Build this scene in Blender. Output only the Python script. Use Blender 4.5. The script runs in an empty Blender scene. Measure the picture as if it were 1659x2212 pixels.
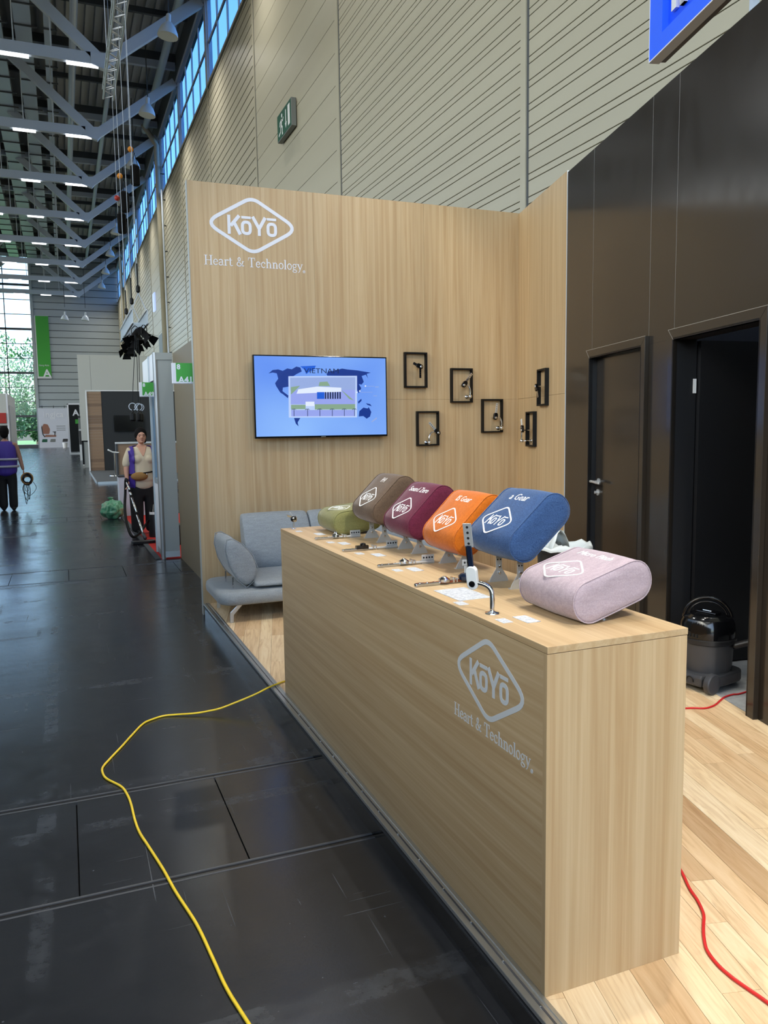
import bpy, bmesh, math, random
from mathutils import Vector, Matrix
random.seed(7)
PI = math.pi
sc = bpy.context.scene
COL = sc.collection

# ---------------------------------------------------------------- camera
CAMZ = 1.69
def cam_basis(yaw, pitch, roll):
    f = Vector((math.sin(yaw)*math.cos(pitch), math.cos(yaw)*math.cos(pitch), -math.sin(pitch)))
    r = Vector((math.cos(yaw), -math.sin(yaw), 0)); u = r.cross(f)
    r2 = r*math.cos(roll) + u*math.sin(roll); u2 = -r*math.sin(roll) + u*math.cos(roll)
    return r2, u2, f
_r, _u, _f = cam_basis(0.3828, 0.1072, -0.0150)
cd = bpy.data.cameras.new('camera'); cam = bpy.data.objects.new('camera', cd); COL.objects.link(cam)
cd.sensor_fit = 'VERTICAL'; cd.sensor_height = 24.0; cd.lens = 1701.27/2212*24.0
cd.clip_start = 0.05; cd.clip_end = 600
cam.matrix_world = Matrix(((_r.x, _u.x, -_f.x, 0), (_r.y, _u.y, -_f.y, 0), (_r.z, _u.z, -_f.z, CAMZ), (0, 0, 0, 1)))
sc.camera = cam

# ---------------------------------------------------------------- world, lamps, exposure
sc.view_settings.view_transform = 'Standard'; sc.view_settings.look = 'None'
sc.view_settings.gamma = 1.0; sc.view_settings.use_curve_mapping = False
sc.view_settings.exposure = 0.0
sc.cycles.use_denoising = True
sc.cycles.max_bounces = 7; sc.cycles.diffuse_bounces = 4; sc.cycles.glossy_bounces = 4
sc.cycles.transparent_max_bounces = 12; sc.cycles.caustics_reflective = False; sc.cycles.caustics_refractive = False
sc.cycles.sample_clamp_indirect = 4.0
W = bpy.data.worlds.new('sky'); sc.world = W; W.use_nodes = True
wn = W.node_tree.nodes; wl = W.node_tree.links
bg = wn['Background']; sky = wn.new('ShaderNodeTexSky'); sky.sky_type = 'NISHITA'
sky.sun_disc = False; sky.sun_elevation = math.radians(38); sky.sun_rotation = math.radians(250)
sky.air_density = 1.0; sky.dust_density = 3.5; sky.ozone_density = 1.2
wl.new(sky.outputs[0], bg.inputs[0]); bg.inputs[1].default_value = 1.12

def aim(o, target):
    d = Vector(target) - o.location
    o.rotation_euler = d.to_track_quat('-Z', 'Y').to_euler()
def area(name, loc, target, sx, sy, watts, col):
    l = bpy.data.lights.new(name, 'AREA'); l.shape = 'RECTANGLE'; l.size = sx; l.size_y = sy; l.energy = watts; l.color = col
    o = bpy.data.objects.new(name, l); COL.objects.link(o); o.location = loc; aim(o, target); return o
def spot(name, loc, target, watts, deg, blend, col, rad=0.06):
    l = bpy.data.lights.new(name, 'SPOT'); l.energy = watts; l.spot_size = math.radians(deg); l.spot_blend = blend; l.color = col; l.shadow_soft_size = rad
    o = bpy.data.objects.new(name, l); COL.objects.link(o); o.location = loc; aim(o, target); return o
COOL = (0.95, 0.98, 1.0); WARM = (1.0, 0.92, 0.80)
# hall luminaires: broad rows of high-bay lamps under the roof of the bays beside the aisle
for i, y in enumerate((-14, 4, 22, 40, 58, 76)):
    area('hall_lamp_row', (-14, y, 17.5), (-13.9, y, 0), 9, 9, 500, COOL)
# high-bay lamps of the row along the side wall (the bell pendants)
PENDANT_Y = [0.0+8.3*k for k in range(-1, 12)]
for y in PENDANT_Y:
    spot('pendant_light', (4.62, y-0.2, 16.9), (4.66, y-0.2, 0), 950, 140, 1.0, (1.0, 0.98, 0.93), 0.10)
# booth spotlights on the stand's lighting rig
spot('booth_spot', (3.75, 4.3, 5.6), (2.2, 7.1, 1.7), 170, 64, 0.5, WARM, 0.05)
spot('booth_spot', (2.55, 3.6, 5.6), (2.9, 7.1, 1.5), 50, 64, 0.5, WARM, 0.05)
spot('booth_spot', (2.9, 3.9, 5.5), (1.45, 3.9, 1.0), 290, 60, 0.4, WARM, 0.06)
spot('booth_spot', (2.4, 2.4, 5.5), (1.45, 2.3, 1.0), 270, 60, 0.4, WARM, 0.06)
spot('booth_spot', (1.5, -1.6, 5.4), (1.9, 2.0, 0.3), 900, 50, 0.6, WARM, 0.08)

# ---------------------------------------------------------------- materials
MATS = {}
def srgb(r, g, b):
    f = lambda c: (c/255/12.92) if c/255 <= 0.04045 else ((c/255+0.055)/1.055)**2.4
    return (f(r), f(g), f(b), 1.0)
def mat(name, col, rough=0.5, metal=0.0, spec=0.5, emit=None, es=1.0, coat=0.0, sheen=0.0):
    m = bpy.data.materials.new(name); m.use_nodes = True; MATS[name] = m
    b = m.node_tree.nodes['Principled BSDF']
    b.inputs['Base Color'].default_value = col; b.inputs['Roughness'].default_value = rough; b.inputs['Metallic'].default_value = metal
    b.inputs['Specular IOR Level'].default_value = spec
    if coat: b.inputs['Coat Weight'].default_value = coat; b.inputs['Coat Roughness'].default_value = 0.12
    if sheen: b.inputs['Sheen Weight'].default_value = sheen; b.inputs['Sheen Roughness'].default_value = 0.4
    if emit: b.inputs['Emission Color'].default_value = emit; b.inputs['Emission Strength'].default_value = es
    return m
def N(m, t, **kw):
    n = m.node_tree.nodes.new(t)
    for k, v in kw.items(): setattr(n, k, v)
    return n
def coords(m, scale=(1, 1, 1), rot=(0, 0, 0), kind='Object'):
    tc = N(m, 'ShaderNodeTexCoord'); mp = N(m, 'ShaderNodeMapping')
    mp.inputs['Scale'].default_value = scale; mp.inputs['Rotation'].default_value = rot
    m.node_tree.links.new(tc.outputs[kind], mp.inputs[0]); return mp.outputs[0]
def noise(m, vec, scale=1, detail=4, rough=0.55, dist=0.0):
    n = N(m, 'ShaderNodeTexNoise'); n.inputs['Scale'].default_value = scale; n.inputs['Detail'].default_value = detail
    n.inputs['Roughness'].default_value = rough; n.inputs['Distortion'].default_value = dist
    m.node_tree.links.new(vec, n.inputs['Vector']); return n.outputs['Fac']
def ramp(m, fac, stops):
    r = N(m, 'ShaderNodeValToRGB'); e = r.color_ramp.elements
    while len(e) < len(stops): e.new(0.5)
    for s, (p, c) in zip(e, stops): s.position = p; s.color = c
    m.node_tree.links.new(fac, r.inputs[0]); return r.outputs[0]
def mixc(m, fac, a, b, mode='MIX'):
    n = N(m, 'ShaderNodeMix', data_type='RGBA', blend_type=mode); L = m.node_tree.links
    for sock, v in ((n.inputs[0], fac), (n.inputs[6], a), (n.inputs[7], b)):
        if isinstance(v, bpy.types.NodeSocket): L.new(v, sock)
        else: sock.default_value = v
    return n.outputs[2]
def bump(m, h, strength=0.2, dist=0.01):
    n = N(m, 'ShaderNodeBump'); n.inputs['Strength'].default_value = strength; n.inputs['Distance'].default_value = dist
    m.node_tree.links.new(h, n.inputs['Height']); m.node_tree.links.new(n.outputs[0], m.node_tree.nodes['Principled BSDF'].inputs['Normal'])
def setc(m, out, sock='Base Color'):
    m.node_tree.links.new(out, m.node_tree.nodes['Principled BSDF'].inputs[sock])
def g(v): return (v, v, v, 1)

def wood(name, axis, light, dark, rough=0.45):
    """oak laminate; grain runs along axis (0, 1, 2)"""
    m = mat(name, light, rough, spec=0.35)
    s = [26, 26, 26]; s[axis] = 0.55
    v = coords(m, tuple(s)); n1 = noise(m, v, 1.0, 5, 0.6, 0.6)
    s2 = [120, 120, 120]; s2[axis] = 1.6
    n2 = noise(m, coords(m, tuple(s2)), 1.0, 3, 0.6)
    s3 = [3.2, 3.2, 3.2]; s3[axis] = 0.12
    n3 = noise(m, coords(m, tuple(s3)), 1.0, 2, 0.5)
    c = ramp(m, n1, [(0.33, dark), (0.62, light)])
    c = mixc(m, ramp(m, n2, [(0.42, g(0.30)), (0.60, g(0.0))]), c, dark)
    c = mixc(m, 0.55, c, ramp(m, n3, [(0.3, g(0.78)), (0.7, g(1.06))]), 'MULTIPLY')
    setc(m, c); bump(m, n2, 0.06, 0.002)
    return m
OAKL, OAKD = srgb(205, 180, 141), srgb(183, 153, 112)
wood('oak_upright', 2, OAKL, OAKD); wood('oak_along', 1, OAKL, OAKD)
# floor boards: grain along local x, tone by object
m = mat('floor_oak', srgb(205, 165, 118), 0.42, spec=0.4)
oi = N(m, 'ShaderNodeObjectInfo'); tc = N(m, 'ShaderNodeTexCoord'); ad = N(m, 'ShaderNodeVectorMath', operation='MULTIPLY_ADD')
cmb = N(m, 'ShaderNodeCombineXYZ'); L = m.node_tree.links
for k in range(3): L.new(oi.outputs['Random'], cmb.inputs[k])
L.new(cmb.outputs[0], ad.inputs[0]); ad.inputs[1].default_value = (31, 17, 5); L.new(tc.outputs['Object'], ad.inputs[2])
mp = N(m, 'ShaderNodeMapping'); mp.inputs['Scale'].default_value = (2.2, 30, 30); L.new(ad.outputs[0], mp.inputs[0])
n1 = noise(m, mp.outputs[0], 1.0, 5, 0.6, 1.6)
mp2 = N(m, 'ShaderNodeMapping'); mp2.inputs['Scale'].default_value = (3.0, 8.5, 8); L.new(ad.outputs[0], mp2.inputs[0])
n2 = noise(m, mp2.outputs[0], 1.0, 2, 0.5, 1.0)
c = ramp(m, n1, [(0.28, srgb(212, 184, 148)), (0.5, srgb(240, 220, 188)), (0.72, srgb(250, 236, 212))])
tone = ramp(m, oi.outputs['Random'], [(0.0, srgb(190, 166, 142)), (0.15, srgb(222, 204, 182)), (0.3, srgb(246, 236, 220)), (0.55, srgb(255, 250, 238)), (0.72, srgb(226, 206, 182)), (0.85, srgb(244, 232, 214)), (1.0, srgb(255, 255, 250))])
c = mixc(m, 0.9, c, tone, 'MULTIPLY')
c = mixc(m, ramp(m, n2, [(0.70, g(0)), (0.80, g(0.7))]), c, srgb(110, 76, 48))
setc(m, c); bump(m, n1, 0.05, 0.002)
# brown-black laminate of the cabin
m = mat('dark_laminate', srgb(72, 63, 54), 0.33, spec=0.45)
n1 = noise(m, coords(m, (1.1, 1.1, 0.6)), 1.0, 3, 0.6); setc(m, mixc(m, n1, srgb(44, 39, 34), srgb(49, 44, 38)))
n2 = noise(m, coords(m, (7, 7, 3)), 1.0, 4, 0.6); setc(m, ramp(m, n2, [(0.3, g(0.15)), (0.7, g(0.20))]), 'Roughness')
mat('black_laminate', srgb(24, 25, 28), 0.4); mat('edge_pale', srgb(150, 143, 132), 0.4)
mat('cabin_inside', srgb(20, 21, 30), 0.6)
# hall floor: black mastic with scuffs, tape marks and scratches
m = mat('hall_floor', srgb(26, 27, 30), 0.3, spec=0.7)
big = noise(m, coords(m, (0.7, 0.7, 1)), 1.0, 4, 0.6)
bx_ = noise(m, coords(m, (5.5, 0.10, 1)), 1.0, 1, 0.4); by_ = noise(m, coords(m, (0.13, 4.5, 1)), 1.0, 1, 0.4)
brk = noise(m, coords(m, (1.3, 1.3, 1)), 1.0, 6, 0.75); spk = noise(m, coords(m, (11, 16, 1)), 1.0, 6, 0.8)
band = mixc(m, 1.0, ramp(m, bx_, [(0.62, g(0)), (0.65, g(1))]), ramp(m, by_, [(0.61, g(0)), (0.64, g(1))]), 'LIGHTEN')
band = mixc(m, 1.0, band, ramp(m, brk, [(0.44, g(0)), (0.66, g(0.75))]), 'MULTIPLY')
band = mixc(m, 1.0, band, ramp(m, spk, [(0.35, g(0.1)), (0.6, g(1))]), 'MULTIPLY')
sc1 = noise(m, coords(m, (60, 1.1, 1), (0, 0, 0.25)), 1.0, 2, 0.5, 0.4); sc2 = noise(m, coords(m, (1.2, 55, 1), (0, 0, 0.5)), 1.0, 2, 0.5, 0.4)
scr = mixc(m, 1.0, ramp(m, sc1, [(0.735, g(0)), (0.76, g(0.9))]), ramp(m, sc2, [(0.735, g(0)), (0.76, g(0.9))]), 'LIGHTEN')
dot = ramp(m, noise(m, coords(m, (42, 42, 1)), 1.0, 2, 0.5), [(0.77, g(0)), (0.79, g(1))])
wear = mixc(m, 1.0, mixc(m, 1.0, band, scr, 'LIGHTEN'), dot, 'LIGHTEN')
base = ramp(m, big, [(0.3, srgb(24, 26, 30)), (0.7, srgb(35, 38, 43))])
base = mixc(m, ramp(m, spk, [(0.52, g(0)), (0.72, g(0.35))]), base, srgb(56, 58, 62))
setc(m, mixc(m, wear, base, srgb(70, 75, 82)))
rr = mixc(m, wear, ramp(m, brk, [(0.3, g(0.16)), (0.7, g(0.28))]), g(0.5)); setc(m, rr, 'Roughness'); bump(m, mixc(m, 0.5, spk, noise(m, coords(m, (5, 9, 1)), 1, 2, 0.5)), 0.22, 0.006)
mat('groove_grey', srgb(74, 76, 80), 0.5); mat('groove_black', srgb(8, 8, 9), 0.8)
# metals and plastics
mat('chrome', (0.78, 0.79, 0.80, 1), 0.09, 1.0); mat('steel_plate', (0.60, 0.61, 0.60, 1), 0.40, 0.55)
mat('brushed_alu', (0.50, 0.52, 0.53, 1), 0.42, 0.85); mat('alu_trim', (0.60, 0.62, 0.62, 1), 0.36, 0.9)
mat('copper', srgb(150, 88, 62), 0.25, 0.9)
mat('black_gloss', srgb(12, 13, 15), 0.12); mat('black_satin', srgb(7, 7, 8), 0.5, spec=0.3); mat('black_cloth', srgb(10, 10, 11), 0.9, spec=0.2); mat('black_plastic', srgb(28, 29, 31), 0.38)
mat('grey_plastic', srgb(60, 62, 66), 0.45); mat('white_plastic', srgb(226, 228, 226), 0.4); mat('navy_plastic', srgb(22, 32, 52), 0.2)
mat('white_paint', srgb(232, 233, 234), 0.5); mat('vinyl_white', srgb(226, 228, 235), 0.4); mat('vinyl_grey', srgb(208, 212, 214), 0.4)
mat('olive_wall', srgb(122, 112, 92), 0.6); mat('grey_panel', srgb(164, 168, 164), 0.5); mat('offwhite_wall', srgb(196, 198, 192), 0.6)
mat('yellow_cable', srgb(236, 206, 52), 0.4); mat('red_cable', srgb(214, 40, 42), 0.4)
mat('red_carpet', srgb(196, 40, 30), 0.9); mat('grey_carpet', srgb(78, 82, 84), 0.9)
m = mat('pale_vinyl', srgb(176, 180, 184), 0.5); setc(m, ramp(m, noise(m, coords(m, (9, 9, 9)), 1, 5, 0.7), [(0.3, srgb(150, 156, 162)), (0.7, srgb(202, 206, 208))]))
mat('green_sign', srgb(62, 158, 54), 0.45); mat('exit_green', srgb(22, 84, 58), 0.4); mat('sign_grey', srgb(120, 124, 122), 0.5)
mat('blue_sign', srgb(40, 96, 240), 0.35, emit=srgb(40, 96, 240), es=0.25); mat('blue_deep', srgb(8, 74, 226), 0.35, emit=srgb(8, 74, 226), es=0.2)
mat('brown_edge', srgb(104, 90, 80), 0.5)
def fabric(name, a, b, sx=260):
    m = mat(name, a, 0.95, spec=0.15, sheen=0.25)
    n1 = noise(m, coords(m, (sx, sx, sx)), 1, 2, 0.7); n2 = noise(m, coords(m, (14, 60, 60)), 1, 3, 0.6)
    c = ramp(m, n1, [(0.3, b), (0.7, a)]); c = mixc(m, 0.35, c, ramp(m, n2, [(0.3, g(0.6)), (0.7, g(1.1))]), 'MULTIPLY')
    setc(m, c); bump(m, n1, 0.25, 0.002); return m
fabric('fabric_pink', srgb(190, 174, 182), srgb(170, 152, 160)); fabric('fabric_blue', srgb(68, 98, 142), srgb(42, 66, 108))
fabric('fabric_orange', srgb(212, 118, 36), srgb(188, 94, 22)); fabric('fabric_maroon', srgb(112, 44, 66), srgb(84, 28, 48))
fabric('fabric_brown', srgb(112, 92, 74), srgb(82, 66, 52)); fabric('fabric_green', srgb(142, 140, 90), srgb(118, 117, 72))
fabric('fabric_sofa', srgb(160, 167, 171), srgb(134, 141, 146), 180)
mat('thread_white', srgb(238, 238, 236), 0.7)
# hall
m = mat('wall_cladding', srgb(150, 151, 138), 0.42, spec=0.5)
n1 = noise(m, coords(m, (0.12, 0.12, 2.0)), 1, 2, 0.5); setc(m, mixc(m, n1, srgb(172, 166, 146), srgb(186, 180, 159)))
mat('wall_dark', srgb(104, 107, 104), 0.5); mat('end_wall', srgb(160, 168, 172), 0.5)
mat('steel_grey', srgb(196, 208, 224), 0.5); mat('deck', srgb(176, 178, 176), 0.6); mat('deck_dark', srgb(78, 82, 86), 0.7); mat('duct', srgb(196, 206, 216), 0.42, 0.45)
mat('tube_light', g(1), 0.5, emit=(1, 1, 1, 1), es=3.0); mat('lamp_white', srgb(214, 222, 226), 0.4)
m = bpy.data.materials.new('glass'); m.use_nodes = True; MATS['glass'] = m; nt = m.node_tree; nt.nodes.remove(nt.nodes['Principled BSDF'])
tr = nt.nodes.new('ShaderNodeBsdfTransparent'); tr.inputs[0].default_value = (0.84, 0.93, 1.0, 1); gl = nt.nodes.new('ShaderNodeBsdfGlossy'); gl.inputs['Roughness'].default_value = 0.03
mx = nt.nodes.new('ShaderNodeMixShader'); mx.inputs[0].default_value = 0.05
nt.links.new(tr.outputs[0], mx.inputs[1]); nt.links.new(gl.outputs[0], mx.inputs[2]); nt.links.new(mx.outputs[0], nt.nodes['Material Output'].inputs[0])
m = MATS['glass'].copy(); m.name = 'glass_dim'; MATS['glass_dim'] = m; m.node_tree.nodes['Transparent BSDF'].inputs[0].default_value = (0.60, 0.64, 0.66, 1)
m = MATS['glass'].copy(); m.name = 'glass_blue'; MATS['glass_blue'] = m; m.node_tree.nodes['Transparent BSDF'].inputs[0].default_value = (0.42, 0.60, 0.78, 1)
# people and the rest
m = mat('skin', srgb(196, 148, 124), 0.55); mat('skin_tan', srgb(160, 116, 96), 0.55)
mat('hair_black', srgb(12, 10, 10), 0.8, spec=0.15); mat('knit_cream', srgb(206, 192, 166), 0.9); mat('vest_purple', srgb(62, 40, 140), 0.6)
mat('cloth_black', srgb(16, 16, 18), 0.85); mat('silver_tape', srgb(168, 166, 180), 0.4); mat('pouch_tan', srgb(150, 112, 62), 0.8); mat('lips', srgb(150, 84, 78), 0.5)
mat('eye_white', srgb(215, 210, 205), 0.4)
m = mat('bag_green', srgb(96, 170, 128), 0.35); setc(m, ramp(m, noise(m, coords(m, (9, 9, 9)), 1, 4, 0.6, 1.0), [(0.35, srgb(40, 112, 76)), (0.55, srgb(110, 178, 138)), (0.75, srgb(190, 170, 140))]))
mat('tool_yellow', srgb(226, 214, 40), 0.5)
mat('bin_bag', srgb(222, 228, 226), 0.5); mat('strip_wood', srgb(150, 122, 96), 0.5); mat('strip_wood_b', srgb(128, 102, 80), 0.5); mat('charcoal', srgb(36, 38, 40), 0.6)
mat('leaf_a', srgb(92, 140, 64), 0.6); mat('leaf_b', srgb(70, 118, 56), 0.6); mat('bark', srgb(92, 84, 72), 0.9); mat('grass', srgb(96, 130, 66), 0.9)
mat('banner_white', srgb(206, 210, 222), 0.5); mat('banner_brown', srgb(150, 104, 86), 0.6); mat('poster_dark', srgb(60, 60, 62), 0.6); mat('red_paint', srgb(176, 44, 34), 0.5)
mat('pale_marble', srgb(208, 210, 218), 0.4); mat('orange_hook', srgb(220, 140, 30), 0.5)
def screen(name, c, s=1.0): return mat(name, (0.01, 0.01, 0.01, 1), 0.25, emit=c, es=s)
m = screen('screen_sky', srgb(110, 160, 246), 1.0)
setc(m, ramp(m, noise(m, coords(m, (1.2, 1.2, 1.2)), 1, 1, 0.4), [(0.3, srgb(92, 140, 240)), (0.7, srgb(140, 186, 252))]), 'Emission Color')
screen('screen_navy', srgb(14, 52, 140)); screen('screen_blue', srgb(24, 92, 214)); screen('screen_pale', srgb(186, 208, 250)); screen('screen_white', srgb(226, 236, 254))
screen('screen_green', srgb(134, 166, 140)); screen('screen_text', srgb(10, 30, 74)); screen('screen_grey', srgb(150, 172, 224)); screen('screen_lilac', srgb(150, 164, 236))
# card print: rows of fine grey lines on white
m = mat('printed_card', srgb(236, 238, 240), 0.5)
wv = N(m, 'ShaderNodeTexWave', wave_type='BANDS', bands_direction='Y'); wv.inputs['Scale'].default_value = 40; m.node_tree.links.new(coords(m), wv.inputs[0])
sp = ramp(m, noise(m, coords(m, (60, 60, 1)), 1, 2, 0.6), [(0.46, g(0)), (0.56, g(0.8))])
setc(m, mixc(m, mixc(m, 1.0, ramp(m, wv.outputs[1], [(0.55, g(0)), (0.66, g(0.9))]), sp, 'MULTIPLY'), srgb(204, 210, 216), srgb(84, 104, 140)))

# ---------------------------------------------------------------- mesh helpers
class MB:
    def __init__(s): s.v = []; s.f = []
    def add(s, vs, fs):
        o = len(s.v); s.v += [tuple(p) for p in vs]; s.f += [tuple(i+o for i in q) for q in fs]; return s
    def box(s, x0, x1, y0, y1, z0, z1):
        return s.add([(x0,y0,z0),(x1,y0,z0),(x1,y1,z0),(x0,y1,z0),(x0,y0,z1),(x1,y0,z1),(x1,y1,z1),(x0,y1,z1)],
                     [(0,3,2,1),(4,5,6,7),(0,1,5,4),(1,2,6,5),(2,3,7,6),(3,0,4,7)])
    def obox(s, O, U, V, Wv, u, v, w):
        """box in the frame O, U, V, W with ranges u, v, w"""
        O, U, V, Wv = Vector(O), Vector(U), Vector(V), Vector(Wv); P = []
        for c in w:
            for a, b in ((u[0],v[0]),(u[1],v[0]),(u[1],v[1]),(u[0],v[1])): P.append(O+U*a+V*b+Wv*c)
        return s.add(P, [(0,3,2,1),(4,5,6,7),(0,1,5,4),(1,2,6,5),(2,3,7,6),(3,0,4,7)])
    def bar(s, a, b, w, h=None, up=(0,0,1)):
        a, b = Vector(a), Vector(b); h = h or w; d = (b-a); L_ = d.length; d.normalize(); up = Vector(up)
        if abs(d.dot(up)) > 0.99: up = Vector((0,1,0))
        sd = d.cross(up).normalized(); u2 = sd.cross(d)
        return s.obox(a, d, sd, u2, (0, L_), (-w/2, w/2), (-h/2, h/2))
    def prism(s, poly, O, U, V, Wv, w0, w1):
        O, U, V, Wv = Vector(O), Vector(U), Vector(V), Vector(Wv); n = len(poly)
        P = [O+U*a+V*b+Wv*w0 for a, b in poly] + [O+U*a+V*b+Wv*w1 for a, b in poly]
        return s.add(P, [tuple(range(n-1,-1,-1)), tuple(range(n, 2*n))] + [(i,(i+1)%n,n+(i+1)%n,n+i) for i in range(n)])
    def ribbon(s, pts, wd, O, U, V, Wv, w0, w1, closed=False):
        """flat stroke of width wd along a 2-d polyline"""
        n = len(pts); lo = []; hi = []
        for i in range(n):
            p = Vector(pts[i])
            a = Vector(pts[i-1]) if (i > 0 or closed) else None; b = Vector(pts[(i+1) % n]) if (i < n-1 or closed) else None
            d1 = (p-a).normalized() if a is not None else None; d2 = (b-p).normalized() if b is not None else None
            if d1 is None: d1 = d2
            if d2 is None: d2 = d1
            t = (d1+d2); t = t.normalized() if t.length > 1e-6 else d1
            nn = Vector((-t.y, t.x)); k = min(2.0, 1/max(0.35, nn.dot(Vector((-d1.y, d1.x)))))
            lo.append(p-nn*wd/2*k); hi.append(p+nn*wd/2*k)
        O, U, V, Wv = Vector(O), Vector(U), Vector(V), Vector(Wv); T = lambda q, w: O+U*q.x+V*q.y+Wv*w
        P = []
        for i in range(n): P += [T(lo[i], w0), T(hi[i], w0), T(hi[i], w1), T(lo[i], w1)]
        F = []
        for i in range(n if closed else n-1):
            a, b = 4*i, 4*((i+1) % n)
            F += [(a,b,b+1,a+1)[::-1], (a+1,b+1,b+2,a+2)[::-1], (a+2,b+2,b+3,a+3)[::-1], (a+3,b+3,b,a)[::-1]]
        if not closed: F += [(0,1,2,3), tuple(4*(n-1)+k for k in (3,2,1,0))]
        return s.add(P, F)
    def tube(s, pts, r, seg=8, closed=False, caps=True):
        pts = [Vector(p) for p in pts]; n = len(pts); rs = r if isinstance(r, (list, tuple)) else [r]*n
        d0 = (pts[1]-pts[0]).normalized(); up = Vector((0,0,1)) if abs(d0.z) < 0.9 else Vector((1,0,0)); sd = d0.cross(up).normalized(); P = []
        for i in range(n):
            a = pts[i-1] if (i > 0 or closed) else pts[i]; b = pts[(i+1) % n] if (i < n-1 or closed) else pts[i]
            d = (b-a).normalized(); sd = (sd - d*sd.dot(d)).normalized(); u2 = sd.cross(d)
            for k in range(seg):
                t = 2*PI*k/seg; P.append(pts[i] + (sd*math.cos(t)+u2*math.sin(t))*rs[i])
        F = []
        for i in range(n if closed else n-1):
            j = (i+1) % n
            for k in range(seg): F.append((i*seg+k, i*seg+(k+1) % seg, j*seg+(k+1) % seg, j*seg+k))
        if caps and not closed: F += [tuple(range(seg-1,-1,-1)), tuple((n-1)*seg+k for k in range(seg))]
        return s.add(P, F)
    def lathe(s, prof, O=(0,0,0), A=(0,0,1), seg=24):
        A = Vector(A).normalized(); O = Vector(O); t = Vector((1,0,0)) if abs(A.x) < 0.9 else Vector((0,1,0)); e1 = A.cross(t).normalized(); e2 = A.cross(e1); P = []
        for r, h in prof:
            for k in range(seg): a = 2*PI*k/seg; P.append(O + A*h + (e1*math.cos(a)+e2*math.sin(a))*max(r, 1e-4))
        F = []
        for i in range(len(prof)-1):
            for k in range(seg): F.append((i*seg+k, i*seg+(k+1) % seg, (i+1)*seg+(k+1) % seg, (i+1)*seg+k))
        F += [tuple(range(seg-1,-1,-1)), tuple((len(prof)-1)*seg+k for k in range(seg))]
        return s.add(P, F)
    def ball(s, c, r, seg=14, sq=(1,1,1)):
        c = Vector(c); P = []; F = []; nr = seg//2
        for i in range(nr+1):
            th = PI*i/nr
            for k in range(seg): a = 2*PI*k/seg; P.append(c+Vector((r*sq[0]*math.sin(th)*math.cos(a), r*sq[1]*math.sin(th)*math.sin(a), r*sq[2]*math.cos(th))))
        for i in range(nr):
            for k in range(seg): F.append((i*seg+k, (i+1)*seg+k, (i+1)*seg+(k+1) % seg, i*seg+(k+1) % seg))
        return s.add(P, F)
    def mesh(s, name, m=None, smooth=False):
        me = bpy.data.meshes.new(name); me.from_pydata(s.v, [], s.f); me.update()
        if m: me.materials.append(MATS[m])
        if smooth:
            me.polygons.foreach_set('use_smooth', [True]*len(me.polygons))
        return me
    def build(s, name, m, parent=None, smooth=False, bevel=0.0, sub=0, autosm=False):
        o = bpy.data.objects.new(name, s.mesh(name, m, smooth or autosm)); COL.objects.link(o)
        if parent is not None: o.parent = parent
        if bevel:
            b = o.modifiers.new('bevel', 'BEVEL'); b.width = bevel; b.segments = 2; b.limit_method = 'ANGLE'; b.angle_limit = math.radians(40)
        if sub: q = o.modifiers.new('sub', 'SUBSURF'); q.levels = q.render_levels = sub
        if autosm:
            for p in o.data.polygons: p.use_smooth = True
            o.data.set_sharp_from_angle(angle=math.radians(38))
        return o
def tag(o, label=None, cat=None, group=None, kind=None):
    if label: o['label'] = label
    if cat: o['category'] = cat
    if group: o['group'] = group
    if kind: o['kind'] = kind
    return o
def struct(o): o['kind'] = 'structure'; return o
def thing(name, label, cat, loc=(0,0,0), rz=0.0, group=None):
    o = bpy.data.objects.new(name, None); COL.objects.link(o); o.location = loc; o.rotation_euler = (0, 0, rz); o.empty_display_size = 0.1
    return tag(o, label, cat, group)
def text_obj(name, s, size, m, parent, O, U, V, Wv, shear=0.0, thick=0.001, align='LEFT', off=0.0, sx=1.0):
    cu = bpy.data.curves.new(name, 'FONT'); cu.body = s; cu.size = size; cu.shear = shear; cu.extrude = thick/2; cu.align_x = align; cu.resolution_u = 2; cu.offset = off
    t = bpy.data.objects.new(name, cu); COL.objects.link(t); dg = bpy.context.evaluated_depsgraph_get()
    me = bpy.data.meshes.new_from_object(t.evaluated_get(dg)); bpy.data.objects.remove(t); bpy.data.curves.remove(cu)
    O, U, V, Wv = Vector(O), Vector(U), Vector(V), Vector(Wv)
    for v in me.vertices: p = v.co; v.co = O + U*(p.x*sx) + V*p.y + Wv*(p.z+thick/2)
    me.materials.clear(); me.materials.append(MATS[m]); me.name = name
    o = bpy.data.objects.new(name, me); COL.objects.link(o)
    if parent is not None: o.parent = parent
    return o
def arc(cx, cy, rx, ry, a0, a1, n=10):
    return [(cx+rx*math.cos(math.radians(a0+(a1-a0)*i/n)), cy+ry*math.sin(math.radians(a0+(a1-a0)*i/n))) for i in range(n+1)]
def copy_tree(o, parent=None):
    c = o.copy(); COL.objects.link(c); c.parent = parent
    for ch in o.children: copy_tree(ch, c)
    return c
def spline(pts, n=6):
    """Catmull-Rom through 3-d points"""
    P = [Vector(p) for p in pts]; P = [P[0]*2-P[1]] + P + [P[-1]*2-P[-2]]; out = []
    for i in range(1, len(P)-2):
        for k in range(n):
            t = k/n; a, b, c, d = P[i-1], P[i], P[i+1], P[i+2]
            out.append(0.5*((2*b) + (c-a)*t + (2*a-5*b+4*c-d)*t*t + (3*b-a-3*c+d)*t**3))
    out.append(P[-2]); return out
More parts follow.
